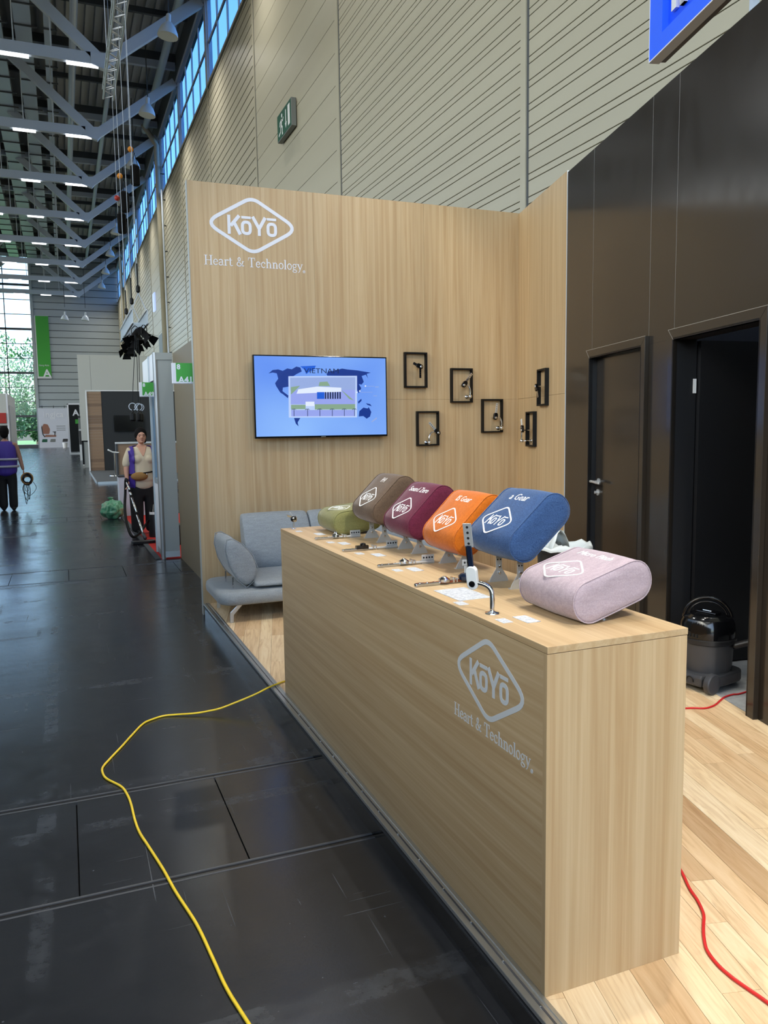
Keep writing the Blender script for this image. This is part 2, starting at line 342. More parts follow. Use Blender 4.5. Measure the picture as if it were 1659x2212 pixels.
# ---------------------------------------------------------------- lettering drawn as strokes
def rounded(poly, cut, n=5):
    out = []; m_ = len(poly)
    for i in range(m_):
        a, b, c = Vector(poly[i-1]), Vector(poly[i]), Vector(poly[(i+1) % m_]); d1 = (a-b).normalized()*cut[i]; d2 = (c-b).normalized()*cut[i]
        for k in range(n+1):
            t = k/n; out.append(tuple((b+d1)*(1-t)**2 + b*2*t*(1-t) + (b+d2)*t*t))
    return out
def koyo_logo(parent, O, U, V, Wv, width, m, thick=0.0015, sw=0.042, shear=0.0, yscale=1.0, w=0.036):
    O, U, V, Wv = Vector(O), Vector(U)*width, Vector(V)*width*yscale, Vector(Wv)
    d = MB(); d.ribbon(rounded([(0.568, 0), (0, 0.328), (-0.568, 0), (0, -0.328)], [0.17, 0.10, 0.17, 0.10], 7), sw, O, U, V, Wv, 0, thick, True)
    d.build('logo_diamond', m, parent)
    l = MB(); kk = [0]
    def st(p, wd=w, cl=False): kk[0] += 1; l.ribbon([(x+shear*y, y) for x, y in p], wd*w/0.036 if wd != w else wd, O, U, V, Wv, 0, thick*(1+0.05*kk[0]), cl)
    st([(-0.284, -0.115), (-0.284, 0.105)]); st([(-0.264, -0.02), (-0.158, 0.105)], 0.04); st([(-0.222, 0.022), (-0.150, -0.115)], 0.04)
    for cx in (-0.075, 0.238):
        st(rounded([(cx-0.047, -0.098), (cx+0.047, -0.098), (cx+0.047, 0.035), (cx-0.047, 0.035)], [0.045]*4, 5), w, True)
        st([(cx-0.058, 0.089), (cx+0.058, 0.089)], 0.03)
    st([(0.004, 0.105), (0.082, -0.03)], 0.04); st([(0.160, 0.105), (0.082, -0.03)], 0.04); st([(0.082, -0.012), (0.082, -0.115)])
    l.build('logo_lettering', m, parent)
TH, MD, HR = 0.125, 0.085, 0.05
def sf(x, y, h=0.14): return ([(x-h, y), (x+h, y)], HR)
def serif_glyph(ch):
    v = lambda x, a, b, w=TH: ([(x, a), (x, b)], w)
    if ch == 'H': return [v(.2,0,1), v(.76,0,1), ([(.2,.5),(.76,.5)],HR), sf(.2,.02,.17), sf(.2,.98,.17), sf(.76,.02,.17), sf(.76,.98,.17)], 0.96
    if ch == 'T': return [v(.43,0,1), ([(.06,.97),(.80,.97)],.06), ([(.08,.97),(.06,.70)],HR), ([(.78,.97),(.80,.70)],HR), sf(.43,.02,.18)], 0.86
    if ch == 'e': return [(arc(.31,.32,.22,.29,5,325,18), MD), ([(.10,.36),(.53,.36)],HR)], 0.60
    if ch == 'a': return [(arc(.27,.47,.18,.15,165,10,8)+[(.45,.40),(.45,.10)], MD+.01), (arc(.25,.18,.17,.16,70,330,12), MD), ([(.45,.12),(.50,.03),(.60,.05)],HR), ([(.44,.36),(.30,.34)],HR)], 0.60
    if ch == 'r': return [v(.19,0,.62), (arc(.40,.42,.20,.20,170,60,7), HR+.02), (arc(.47,.57,.035,.035,0,360,8), .06), sf(.19,.02,.16), ([(.05,.61),(.2,.61)],HR)], 0.52
    if ch == 't': return [v(.2,.10,.85,.11), (arc(.34,.16,.13,.14,185,330,8), HR+.02), ([(.04,.62),(.42,.62)],HR)], 0.44
    if ch == 'c': return [(arc(.31,.32,.22,.29,45,322,18), MD), (arc(.47,.48,.03,.03,0,360,8), .06)], 0.56
    if ch == 'h': return [v(.19,0,1), v(.56,0,.42), (arc(.38,.42,.18,.19,175,0,9), MD), sf(.19,.02), sf(.56,.02), ([(.05,.97),(.2,.97)],HR)], 0.74
    if ch == 'n': return [v(.19,0,.62), v(.56,0,.42), (arc(.38,.42,.18,.19,175,0,9), MD), sf(.19,.02), sf(.56,.02), ([(.05,.61),(.2,.61)],HR)], 0.74
    if ch == 'o': return [(arc(.31,.32,.23,.30,0,360,22), MD)], 0.62
    if ch == 'l': return [v(.18,0,1), sf(.18,.02), ([(.04,.97),(.18,.97)],HR)], 0.36
    if ch == 'g': return [(arc(.28,.42,.18,.19,0,360,18), MD-.01), (arc(.30,-.14,.23,.13,0,360,18), MD-.02), ([(.20,.24),(.13,.12),(.20,.02),(.40,0)],HR+.02), ([(.42,.55),(.50,.63),(.58,.61)],HR)], 0.60
    if ch == 'y': return [([(.10,.62),(.34,.06)],TH-.02), ([(.58,.62),(.34,.06),(.24,-.18),(.12,-.26)],HR+.015), sf(.11,.61,.12), sf(.57,.61,.10)], 0.66
    if ch == '&': return [([(.80,.52),(.66,.18),(.46,.04),(.26,.04),(.12,.18),(.16,.36),(.36,.52),(.48,.66),(.50,.84),(.38,.95),(.26,.86),(.26,.70),(.40,.46),(.62,.18),(.78,.06),(.90,.10)], MD), sf(.80,.54,.12)], 0.96
    if ch == 'R': return [(arc(.14,.14,.13,.13,0,360,16), .04), ([(.10,.08),(.10,.20),(.16,.20),(.18,.17),(.16,.14),(.10,.14)],.025), ([(.14,.14),(.19,.08)],.025)], 0.3
    return [], 0.38
def serif_text(parent, s, O, U, V, Wv, cap, width, m, thick=0.0012):
    """slogan in a slab-serif hand; total width fitted"""
    tot = sum(serif_glyph(c)[1] for c in s); kx = width/tot; mb = MB(); x = 0; nst = 0
    O, U, V, Wv = Vector(O), Vector(U), Vector(V), Vector(Wv)
    for c in s:
        gl_, a = serif_glyph(c); dy = -0.28 if c == 'R' else 0
        for pts, wd in gl_:
            closed = len(pts) > 6 and (Vector(pts[0])-Vector(pts[-1])).length < 1e-4
            P = pts[:-1] if closed else pts
            nst += 1; mb.ribbon([((px+x), (py+dy)) for px, py in P], wd, O, U*kx, V*cap, Wv, 0, thick*(1+0.02*(nst % 9)), closed)
        x += a
    return mb.build('slogan_lettering', m, parent)

X3, Y3, Z3 = Vector((1,0,0)), Vector((0,1,0)), Vector((0,0,1))
ZP = 0.105                                   # top of the booth platform
# ================================================================ the booth platform
XE = 1.105
# cabin wall frame: from the corner C0 along DW (towards the camera), NW faces the booth
C0 = Vector((4.43, 7.2, 0)); DW = Vector((-0.24855, -0.96862, 0)); NW = Vector((-0.96862, 0.24855, 0))
def wp(s, z, off=0.0): return C0 + DW*s + NW*off + Z3*z
wallx = lambda y: 4.43 - 0.25660*(7.2-y)
pf = struct(MB().prism([(XE, -0.4), (wallx(-0.4), -0.4), (wallx(7.2), 7.2), (XE, 7.2)], (0,0,0), X3, Y3, Z3, 0, ZP-0.012).build('floor_platform', 'black_gloss'))
pf['label'] = 'raised black-sided platform floor of the wooden booth'
trim = struct(MB().box(XE-0.003, XE+0.052, -0.4, 7.3, ZP-0.012, ZP+0.003).build('trim_1', 'alu_trim', None, bevel=0.002))
MB().box(XE+0.018, XE+0.024, -0.4, 7.3, ZP+0.0031, ZP+0.0042).build('groove', 'groove_grey', trim)
MB().box(XE+0.036, XE+0.039, -0.4, 7.3, ZP+0.003, ZP+0.006).build('ridge', 'alu_trim', trim)
MB().box(XE-0.006, XE, -0.4, 7.3, 0.078, 0.086).build('ridge', 'grey_plastic', trim)
scm = MB().lathe([(0.004, 0), (0.004, 0.0025), (0.001, 0.004)], seg=8).mesh('screw', 'chrome')
for k in range(36):
    o = bpy.data.objects.new('screw', scm); COL.objects.link(o); o.parent = trim; o.location = (XE+0.021, 0.1+0.2*k, ZP+0.004)
# oak strip floor, boards parallel to the cabin wall
def clip(poly, p, n):
    out = []
    for i in range(len(poly)):
        a, b = poly[i], poly[(i+1) % len(poly)]; da = (a[0]-p[0])*n[0]+(a[1]-p[1])*n[1]; db = (b[0]-p[0])*n[0]+(b[1]-p[1])*n[1]
        if da >= 0: out.append(a)
        if da*db < 0: t = da/(da-db); out.append((a[0]+(b[0]-a[0])*t, a[1]+(b[1]-a[1])*t))
    return out
bd = struct(thing('floor_boards', None, None)); bd['label'] = 'oak strip floor laid on the booth platform'
rng = random.Random(3); off = 0.0; nb = 0
PX = Vector((DW.x, DW.y)); PN = Vector((NW.x, NW.y))
while off < 3.6:
    wdt = rng.choice((0.075, 0.09, 0.12, 0.105)); s0 = -0.6 - rng.random()*0.8
    while s0 < 8.0:
        ln = rng.choice((0.7, 0.95, 1.2, 1.5)); a = Vector((4.43, 7.2)) + PX*s0 + PN*off
        q = [a+PX*0.0007+PN*0.0007, a+PX*(ln-0.0007)+PN*0.0007, a+PX*(ln-0.0007)+PN*(wdt-0.0007), a+PX*0.0007+PN*(wdt-0.0007)]
        q = [(p.x, p.y) for p in q]
        for p, n in (((XE+0.052, 0), (1, 0)), ((0, 7.2), (0, -1)), ((0, -0.4), (0, 1)), ((4.43, 7.2), (NW.x, NW.y))): q = clip(q, p, n) if len(q) > 2 else q
        if len(q) > 2:
            ctr = a + PX*ln/2 + PN*wdt/2
            loc = [((x-ctr.x)*PX.x+(y-ctr.y)*PX.y, (x-ctr.x)*PN.x+(y-ctr.y)*PN.y) for x, y in q]
            ar = sum(loc[i][0]*loc[(i+1) % len(loc)][1]-loc[(i+1) % len(loc)][0]*loc[i][1] for i in range(len(loc)))
            if ar < 0: loc.reverse()
            if abs(ar) > 0.001:
                o = MB().prism(loc, (0,0,0), X3, Y3, Z3, -0.012, 0).build('floor_board', 'floor_oak', bd)
                o.location = (ctr.x, ctr.y, ZP); o.rotation_euler = (0, 0, math.atan2(PX.y, PX.x)); nb += 1
                if (PX.x*PN.y-PX.y*PN.x) < 0: o.scale = (1, -1, 1); o.data.flip_normals()
        s0 += ln
    off += wdt
print('boards', nb)

# ================================================================ oak back wall
WY = 7.2; HW = 3.846; XL = 1.102; XR = 4.43
wb = struct(thing('wall_back', None, None)); wb['label'] = 'tall oak-veneer back wall of the booth with white logo'
xs = [XL, 2.238, 3.36, XR+0.04]; zs = [ZP-0.1, 1.962, HW]
MB().box(XL+0.004, XR, WY+0.012, WY+0.06, 0, HW-0.004).build('wall_core', 'olive_wall', wb)
for i in range(3):
    for j in range(2):
        MB().box(xs[i]+0.0007, xs[i+1]-0.0007, WY, WY+0.016, zs[j]+0.0007, zs[j+1]-0.0007).build('wall_panel', 'oak_upright', wb)
MB().box(XL-0.004, XL+0.0, WY-0.001, WY+0.07, 0.0, HW).build('edge_strip', 'grey_panel', wb)
koyo_logo(wb, (1.668, WY, 3.505), X3, Z3, -Y3, 0.742, 'vinyl_white', 0.002)
serif_text(wb, 'Heart & TechnologyR', (1.226, WY, 3.141), X3, Z3, -Y3, 0.083, 0.925, 'vinyl_white', 0.002)
# oak return of the cabin wall
wr = struct(thing('wall_right', None, None)); wr['label'] = 'oak-veneer return panel beside the dark cabin wall'
SR = 1.388
for z0, z1 in ((0, 1.962), (1.962, HW-0.01)):
    MB().obox(C0, DW, NW, Z3, (0.0, SR), (-0.03, 0), (z0+0.0012, z1-0.0012)).build('wall_panel', 'oak_upright', wr)
MB().obox(C0, DW, NW, Z3, (SR, SR+0.006), (-0.03, 0.004), (0, HW-0.012)).build('edge_strip', 'vinyl_grey', wr)
# ================================================================ brown-black cabin wall with two doors
HD = 3.82
wc = struct(thing('wall_cabin', None, None)); wc['label'] = 'dark brown laminate cabin wall rising beside the booth'
def dpanel(s0, s1, z0, z1): MB().obox(C0, DW, NW, Z3, (s0+0.0015, s1-0.0015), (-0.04, 0), (z0, z1)).build('wall_panel', 'dark_laminate', wc, bevel=0.001)
SD = [1.394, 1.967, 2.944, 3.29, 4.30, 5.28, 6.26, 7.6]
D1 = (1.975, 2.90); D2 = (3.325, 4.245); DZ = 2.22
dpanel(SD[0], SD[1], 0, HD); dpanel(SD[1], SD[2], DZ, HD); dpanel(SD[2]-0.04, SD[3]+0.03, 0, DZ); dpanel(SD[2], SD[3], DZ, HD); dpanel(SD[3], SD[4], DZ, HD)
dpanel(D2[1], SD[4], 0, DZ); dpanel(SD[4], SD[5], 0, HD); dpanel(SD[5], SD[6], 0, HD); dpanel(SD[6], SD[7], 0, HD)
for s in (SD[1], SD[2], SD[3], SD[4], SD[5], SD[6]):
    z0 = DZ if s in SD[1:5] else 0
    MB().obox(C0, DW, NW, Z3, (s-0.0014, s+0.0014), (-0.03, -0.0008), (z0, HD)).build('joint', 'edge_pale', wc)
def door_frame(parent, a, b, zt):
    fw = 0.066; pr = 0.030
    for poly in ([(a-fw, zt+fw), (b+fw, zt+fw), (b, zt), (a, zt)], [(a-fw, 0.10), (a, 0.10), (a, zt), (a-fw, zt+fw)], [(b, 0.10), (b+fw, 0.10), (b+fw, zt+fw), (b, zt)]):
        MB().prism(poly, C0, DW, Z3, NW, 0.0, pr).build('frame_casing', 'dark_laminate', parent, bevel=0.0015)
    MB().obox(C0, DW, NW, Z3, (a-fw, b+fw), (pr-0.003, pr+0.0008), (zt+fw-0.002, zt+fw+0.001)).build('casing_highlight', 'edge_pale', parent)  # pale strips painting the lit edge highlights of the casing
    MB().bar(C0+DW*(a-fw)+NW*(pr+0.0004)+Z3*(zt+fw), C0+DW*a+NW*(pr+0.0004)+Z3*zt, 0.0022).build('casing_highlight', 'edge_pale', parent)
    MB().obox(C0, DW, NW, Z3, (a-0.012, a), (-0.13, pr), (0.1, zt)).build('frame_lining', 'black_laminate', parent)
    MB().obox(C0, DW, NW, Z3, (b, b+0.012), (-0.13, pr), (0.1, zt)).build('frame_lining', 'black_laminate', parent)
    MB().obox(C0, DW, NW, Z3, (a, b), (-0.13, pr), (zt, zt+0.012)).build('frame_lining', 'black_laminate', parent)
d1 = struct(thing('door_1', None, None)); d1['label'] = 'closed dark brown cabin door with steel lever handle'
door_frame(d1, 1.99, 2.886, 2.21)
leaf = MB().obox(C0, DW, NW, Z3, (1.993, 2.883), (-0.075, -0.035), (0.11, 2.203)).build('door_leaf', 'dark_laminate', d1)
hb = wp(2.06, 1.232, -0.035)
h = MB(); h.lathe([(0.026, 0), (0.026, 0.008)], hb, NW, 20); h.tube([hb, hb+NW*0.055], 0.010, 12); h.build('handle_rose', 'steel_plate', leaf, autosm=True)
MB().tube(spline([hb+NW*0.05-DW*0.004, hb+NW*0.056+DW*0.03, hb+NW*0.054+DW*0.075-Z3*0.004, hb+NW*0.050+DW*0.125-Z3*0.006], 4), [0.011]*5+[0.0105]*4+[0.009]*4, 12).build('lever_handle', 'steel_plate', leaf, smooth=True)
MB().tube([hb+NW*0.05+DW*0.01, hb+NW*0.052-DW*0.05, hb+NW*0.05-DW*0.052-Z3*0.001], 0.010, 12).build('lever_handle', 'steel_plate', leaf, smooth=True)
kb = wp(2.05, 1.145, -0.035); k = MB(); k.lathe([(0.026, 0), (0.026, 0.008), (0.013, 0.010), (0.012, 0.03)], kb, NW, 20); k.build('lock_rose', 'steel_plate', leaf, autosm=True)
d2 = struct(thing('door_2', None, None)); d2['label'] = 'open doorway of the dark cabin with black leaf swung inside'
door_frame(d2, 3.337, 4.235, 2.21)
lf = MB(); ha = math.radians(97); LD = (DW*math.cos(ha) - NW*math.sin(ha)).normalized(); LN = Vector((-LD.y, LD.x, 0))
lo = wp(3.345, 0, -0.14)
leaf2 = MB().obox(lo, LD, LN, Z3, (0, 0.88), (-0.02, 0.02), (0.115, 2.20)).build('door_leaf', 'black_laminate', d2)
for z in (1.92, 0.35): MB().obox(wp(3.337, z, -0.118), DW, NW, Z3, (0, 0.010), (-0.010, 0.008), (-0.045, 0.045)).build('hinge', 'vinyl_grey', d2)
# cabin interior, its darkness put into the wall colour
ci = struct(thing('wall_cabin_inside', None, None)); ci['label'] = 'dark-coloured inner walls of the cabin'
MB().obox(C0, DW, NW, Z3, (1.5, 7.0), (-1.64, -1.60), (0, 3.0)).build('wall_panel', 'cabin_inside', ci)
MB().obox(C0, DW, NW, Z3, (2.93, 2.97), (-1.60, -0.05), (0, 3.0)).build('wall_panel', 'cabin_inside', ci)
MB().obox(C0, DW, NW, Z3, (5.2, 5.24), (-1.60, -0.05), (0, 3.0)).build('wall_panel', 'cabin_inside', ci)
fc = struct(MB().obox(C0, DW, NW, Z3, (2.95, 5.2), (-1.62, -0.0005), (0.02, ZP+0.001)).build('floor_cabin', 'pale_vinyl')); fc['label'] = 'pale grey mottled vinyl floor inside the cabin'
# ================================================================ display counter
CX0, CX1, CY0, CY1, CZ = 1.155, 1.630, 1.725, 4.508, 1.105
ct = thing('display_counter', 'long oak-veneer display counter carrying six small cushions', 'counter', (CX0, CY0, ZP))
lw, ll, lh = CX1-CX0, CY1-CY0, CZ-ZP
MB().box(0, lw, 0, ll, lh-0.0195, lh).build('worktop', 'oak_along', ct, bevel=0.0012)
MB().box(0.0015, 0.02, 0.0205, ll-0.0205, 0, lh-0.021).build('front_panel', 'oak_along', ct)
MB().box(0.0, lw-0.001, 0.0015, 0.02, 0, lh-0.021).build('end_panel', 'oak_upright', ct, bevel=0.001)
MB().box(0.0, lw-0.001, ll-0.02, ll-0.0015, 0, lh-0.021).build('end_panel', 'oak_upright', ct, bevel=0.001)
MB().box(lw-0.02, lw-0.0015, 0.0205, ll-0.0205, 0, lh-0.021).build('back_panel', 'oak_along', ct)
MB().box(0.01, lw-0.01, 0.01, ll-0.01, lh-0.0212, lh-0.0195).build('shadow_gap', 'groove_black', ct)
koyo_logo(ct, (0.0015, 2.043-CY0, 0.919-ZP), -Y3, Z3, -X3, 0.392, 'vinyl_grey', 0.001)
serif_text(ct, 'Heart & TechnologyR', (0.0015, 2.271-CY0, 0.738-ZP), -Y3, Z3, -X3, 0.042, 0.478, 'vinyl_grey', 0.001)

# ================================================================ six sample cushions on brackets
def stadium(L_, T, r, n=7):
    a, b = L_/2, T/2; P = []
    for cx, cy, s in ((a-r, b-r, 0), (-a+r, b-r, 90), (-a+r, -b+r, 180), (a-r, -b+r, 270)): P += arc(cx, cy, r, r, s, s+90, n)
    return P
def cushion(label, cname, xc, yc, zc, deg, word, wsize, feet):
    t = thing('headrest_cushion', label, 'cushion', (xc, yc, CZ), 0, 'sample cushions on the counter')
    th = math.radians(deg); U = Vector((math.cos(th), 0, math.sin(th))); V = Vector((-math.sin(th), 0, math.cos(th))); O = Vector((0, 0, zc-CZ))
    Wd, Ln, T, r = 0.30, 0.288, 0.126, 0.060
    prof = stadium(Ln, T, r); n = len(prof); rings = []
    for w, ins in ((-0.150, 0.055), (-0.1515, 0.03), (-0.150, 0.010), (-0.146, 0.003), (-0.138, 0), (-0.07, -0.0025), (0, -0.004), (0.07, -0.0025), (0.138, 0), (0.146, 0.003), (0.150, 0.010), (0.1515, 0.03), (0.150, 0.055)):
        rg = []
        for (a, b) in prof:
            q = Vector((a, b)); k = Vector((max(-(Ln/2-r), min(Ln/2-r, a)), 0)); d = q-k; d.normalize(); q = q - d*ins
            rg.append(O + U*q.x + V*q.y + Y3*w)
        rings.append(rg)
    mb = MB(); P = [p for rg in rings for p in rg]; F = []
    for i in range(len(rings)-1):
        for k in range(n): F.append((i*n+k, i*n+(k+1) % n, (i+1)*n+(k+1) % n, (i+1)*n+k))
    F += [tuple(range(n)), tuple((len(rings)-1)*n+k for k in range(n-1, -1, -1))]
    mb.add(P, F); body = mb.build("cushion_body", cname, t, smooth=True); bm = bmesh.new(); bm.from_mesh(body.data); bmesh.ops.recalc_face_normals(bm, faces=bm.faces); bm.to_mesh(body.data); bm.free()
    for sgn in (-1, 1):
        MB().tube([O+U*a*0.994+V*b*0.99+Y3*sgn*0.1455 for a, b in prof], 0.0022, 6, True).build('piping_seam', cname, body, smooth=True)
    # embroidery sits just proud of the cover: right of the word is towards -Y
    Ot = O + V*(T/2+0.0028)
    koyo_logo(t, Ot-U*0.050+Y3*0.012, -Y3, U, V, 0.186, 'thread_white', 0.0012, 0.030, 0.22, 1.12, 0.024)
    if word: text_obj('embroidered_word', word, wsize, 'thread_white', t, Ot+U*0.055+Y3*0.0, -Y3, U, V, 0.25, 0.0012, 'CENTER', 0.0)
    for fy in feet:
        lowz = O.z - 0.02 - (0 if deg > 30 else 0.05)
        if deg > 30:
            xo = -0.035
            b = MB(); poly = [(xo-0.040, 0.004), (xo+0.040, 0.004), (xo+0.034, 0.018), (xo+0.0125, 0.050), (xo+0.0125, lowz), (xo-0.0125, lowz), (xo-0.0125, 0.050), (xo-0.034, 0.018)]
            b.prism(poly, (0, fy, 0), X3, Z3, Y3, -0.0015, 0.0015); b.box(xo-0.040, xo+0.040, fy-0.0015, fy+0.016, 0, 0.004)
            br = b.build('bracket', 'steel_plate', t)
            for hz in (0.034, 0.058): MB().lathe([(0.006, 0), (0.006, 0.004), (0.003, 0.005)], (xo, fy-0.0015, hz), (0,-1,0), 10).build('bolt', 'chrome', br)
            for hz, dx in ((0.084, 0.006), (0.084, -0.006)): MB().lathe([(0.0032, 0), (0.0032, 0.0006)], (xo+dx, fy-0.0015, hz), (0,-1,0), 8).build('hole', 'groove_black', br)
        else:
            b = MB(); b.lathe([(0.016, 0), (0.016, 0.003), (0.005, 0.004), (0.005, 0.05)], (0.0, fy, 0), Z3, 12); b.build('bracket', 'chrome', t, autosm=True)
    return t
cushion('pale pink cushion embroidered Micro Pitch lying low at counter end', 'fabric_pink', 1.482, 2.02, 1.196, 17, 'Micro Pitch', 0.036, (-0.10, 0.10))
cushion('denim blue cushion embroidered a Gear propped on steel brackets', 'fabric_blue', 1.527, 2.48, 1.332, 42, 'a Gear', 0.044, (-0.075, 0.075))
cushion('bright orange cushion embroidered IS Gear propped on steel brackets', 'fabric_orange', 1.540, 2.93, 1.290, 45, 'IS Gear', 0.042, (-0.075, 0.075))
cushion('maroon cushion embroidered Sound Zero propped on steel brackets', 'fabric_maroon', 1.535, 3.37, 1.300, 45, 'Sound Zero', 0.042, (-0.08, 0.08))
cushion('dark brown cushion embroidered FH propped on steel brackets', 'fabric_brown', 1.525, 3.79, 1.322, 45, 'FH', 0.042, (-0.09, 0.09))
cushion('olive green cushion lying almost flat at counter end by sofa', 'fabric_green', 1.480, 4.20, 1.180, 6, '', 0.04, (-0.1, 0.1))

# ================================================================ small hinge samples and cards on the counter
def perf_plate(parent, O, U, V, Wv, lu, lv, holes, m='steel_plate', t=0.0025):
    p = MB().obox(O, U, V, Wv, (-lu/2, lu/2), (-lv/2, lv/2), (-t/2, t/2)).build('perforated_plate', m, parent, bevel=0.001)
    for k in range(holes):
        a = (k-(holes-1)/2)*lu/(holes+0.4) if lu > lv else 0; b = 0 if lu > lv else (k-(holes-1)/2)*lv/(holes+0.4)
        for sg in (-1, 1):
            MB().lathe([(0.0042, 0), (0.0042, 0.0005)], Vector(O)+Vector(U)*a+Vector(V)*b+Vector(Wv)*sg*t/2, Vector(Wv)*sg, 10).build('hole', 'groove_black', p)
    return p
def flat_hinge(label, y, x0, x1, kind):
    t = thing('hinge_sample', label, 'hinge', ((x0+x1)/2, y, CZ), 0.0, 'hinge samples laid on the counter')
    a, b = x0-(x0+x1)/2, x1-(x0+x1)/2
    metal = 'copper' if kind == 3 else 'steel_plate'
    MB().box(a, a+0.10, -0.010, 0.010, 0, 0.012).build('flat_bar', 'chrome', t, bevel=0.003)
    MB().box(a+0.07, b, -0.007, 0.007, 0.004, 0.013).build('flat_bar', metal, t, bevel=0.003)
    for k in range(3): MB().lathe([(0.004, 0), (0.004, 0.002)], (a+0.02+0.03*k, 0, 0.012), Z3, 8).build('rivet', 'chrome', t)
    j = MB()
    if kind == 1: j.lathe([(0.020, 0), (0.019, 0.012), (0.010, 0.018), (0.007, 0.026), (0.001, 0.030)], (a+0.115, 0, 0.010), Z3, 16); jm = 'chrome'
    elif kind == 2: j.box(a+0.07, a+0.13, -0.012, 0.012, 0.008, 0.024); j.lathe([(0.014, 0), (0.014, 0.008), (0.006, 0.012)], (a+0.105, 0, 0.024), Z3, 14); jm = 'black_gloss'
    else: j.lathe([(0.022, 0), (0.022, 0.010), (0.012, 0.016), (0.006, 0.020)], (a+0.12, 0, 0.010), Z3, 16); jm = 'chrome'
    j.build('joint', jm, t, autosm=True)
    c = MB(); c.box(a+0.15, a+0.158, -0.014, 0.014, 0.004, 0.024); c.box(a+0.166, a+0.172, -0.012, 0.012, 0.004, 0.020); c.build('clamp', 'chrome', t, bevel=0.002)
    if kind != 3:
        perf_plate(t, (b-0.03, 0.0, 0.026), X3, Z3, Y3, 0.058, 0.026, 4); MB().box(b-0.059, b-0.001, -0.002, 0.018, 0.0, 0.013).build('plate_flange', 'steel_plate', t)
    else:
        k = MB(); k.lathe([(0.022, 0), (0.028, 0.006), (0.028, 0.018), (0.020, 0.026), (0.010, 0.030)], (b-0.01, 0, 0.006), Z3, 18); k.build('knob', 'navy_plastic', t, autosm=True)
        MB().box(b-0.016, b-0.004, -0.002, 0.002, 0.034, 0.078).build('flat_bar', 'steel_plate', t, bevel=0.002)
        perf_plate(t, (b-0.010, -0.003, 0.075), X3, Z3, Y3, 0.030, 0.022, 2)
    return t
flat_hinge('slim steel hinge bar with round dome joint near olive cushion', 3.945, 1.195, 1.450, 1)
flat_hinge('steel hinge bar with black gear block below brown cushion', 3.50, 1.193, 1.478, 2)
flat_hinge('steel hinge bar with flat round joint below maroon cushion', 3.035, 1.190, 1.452, 4)
flat_hinge('copper-toned hinge bar ending in a navy knob', 2.600, 1.165, 1.385, 3)
# ball joint sample at the far end
t = thing('ball_joint_sample', 'chrome ball joint on a short post at counter end by sofa', 'hinge', (1.221, 4.455, CZ), 0, 'hinge samples laid on the counter')
MB().lathe([(0.016, 0), (0.016, 0.002), (0.004, 0.004), (0.0038, 0.045)], (0,0,0), Z3, 16).build('post', 'chrome', t, autosm=True)
MB().ball((0, 0, 0.058), 0.0175, 18).build('ball', 'black_gloss', t, smooth=True)
r_ = MB(); r_.lathe([(0.0178, 0), (0.0178, 0.008), (0.012, 0.011)], (0.004, -0.004, 0.058), (0.7,-0.7,0.1), 16); r_.build('cap', 'chrome', t, autosm=True)
MB().bar((0.0, 0, 0.072), (-0.018, 0.01, 0.098), 0.008, 0.003).build('flat_bar', 'steel_plate', t)
MB().obox((-0.022, 0.01, 0.074), (0.9, 0.2, -0.35), (0.0, 0.87, 0.5), (0.4, -0.45, 0.8), (-0.016, 0.016), (-0.009, 0.009), (-0.001, 0.001)).build('perforated_plate', 'chrome', t)
# upright lever hinge
t = thing('lever_hinge_sample', 'upright chrome lever hinge on a bent tube beside pink cushion', 'hinge', (1.214, 2.12, CZ), 0, 'hinge samples laid on the counter')
MB().lathe([(0.023, 0), (0.022, 0.003), (0.010, 0.0055), (0.008, 0.007)], (0,0,0), Z3, 20).build('base_flange', 'chrome', t, autosm=True)
MB().tube(spline([(0,0,0.004), (0,0,0.055), (-0.004,0.006,0.078), (-0.018,0.022,0.090), (-0.036,0.042,0.094)], 5), 0.0075, 12).build('bent_tube', 'chrome', t, smooth=True)
jb = MB(); U_ = Vector((-0.16, -0.10, 0.98)).normalized(); S_ = Vector((-0.68, 0.72, 0)).normalized()*-1; A_ = U_.cross(S_).normalized(); S_ = A_.cross(U_)
J0 = Vector((-0.042, 0.048, 0.092))
jb.prism(stadium(0.078, 0.036, 0.0175, 5), J0+U_*0.018, U_, S_, A_, -0.009, 0.009); jb.build('joint_housing', 'white_plastic', t, bevel=0.003)
MB().lathe([(0.010, 0), (0.010, 0.003), (0.005, 0.004)], J0-A_*0.009, -A_, 14).build('pivot_bolt', 'black_gloss', t)
MB().lathe([(0.010, 0), (0.010, 0.003), (0.005, 0.004)], J0+A_*0.009, A_, 14).build('pivot_bolt', 'chrome', t)
MB().obox(J0, U_, S_, A_, (0.055, 0.125), (-0.008, 0.008), (-0.004, 0.004)).build('lever_arm', 'navy_plastic', t, bevel=0.002)
MB().obox(J0, U_, S_, A_, (0.055, 0.125), (-0.0105, -0.0085), (-0.005, 0.005)).build('lever_edge', 'chrome', t)
perf_plate(t, J0+U_*0.158, U_, S_, A_, 0.078, 0.028, 4, 'steel_plate', 0.003)
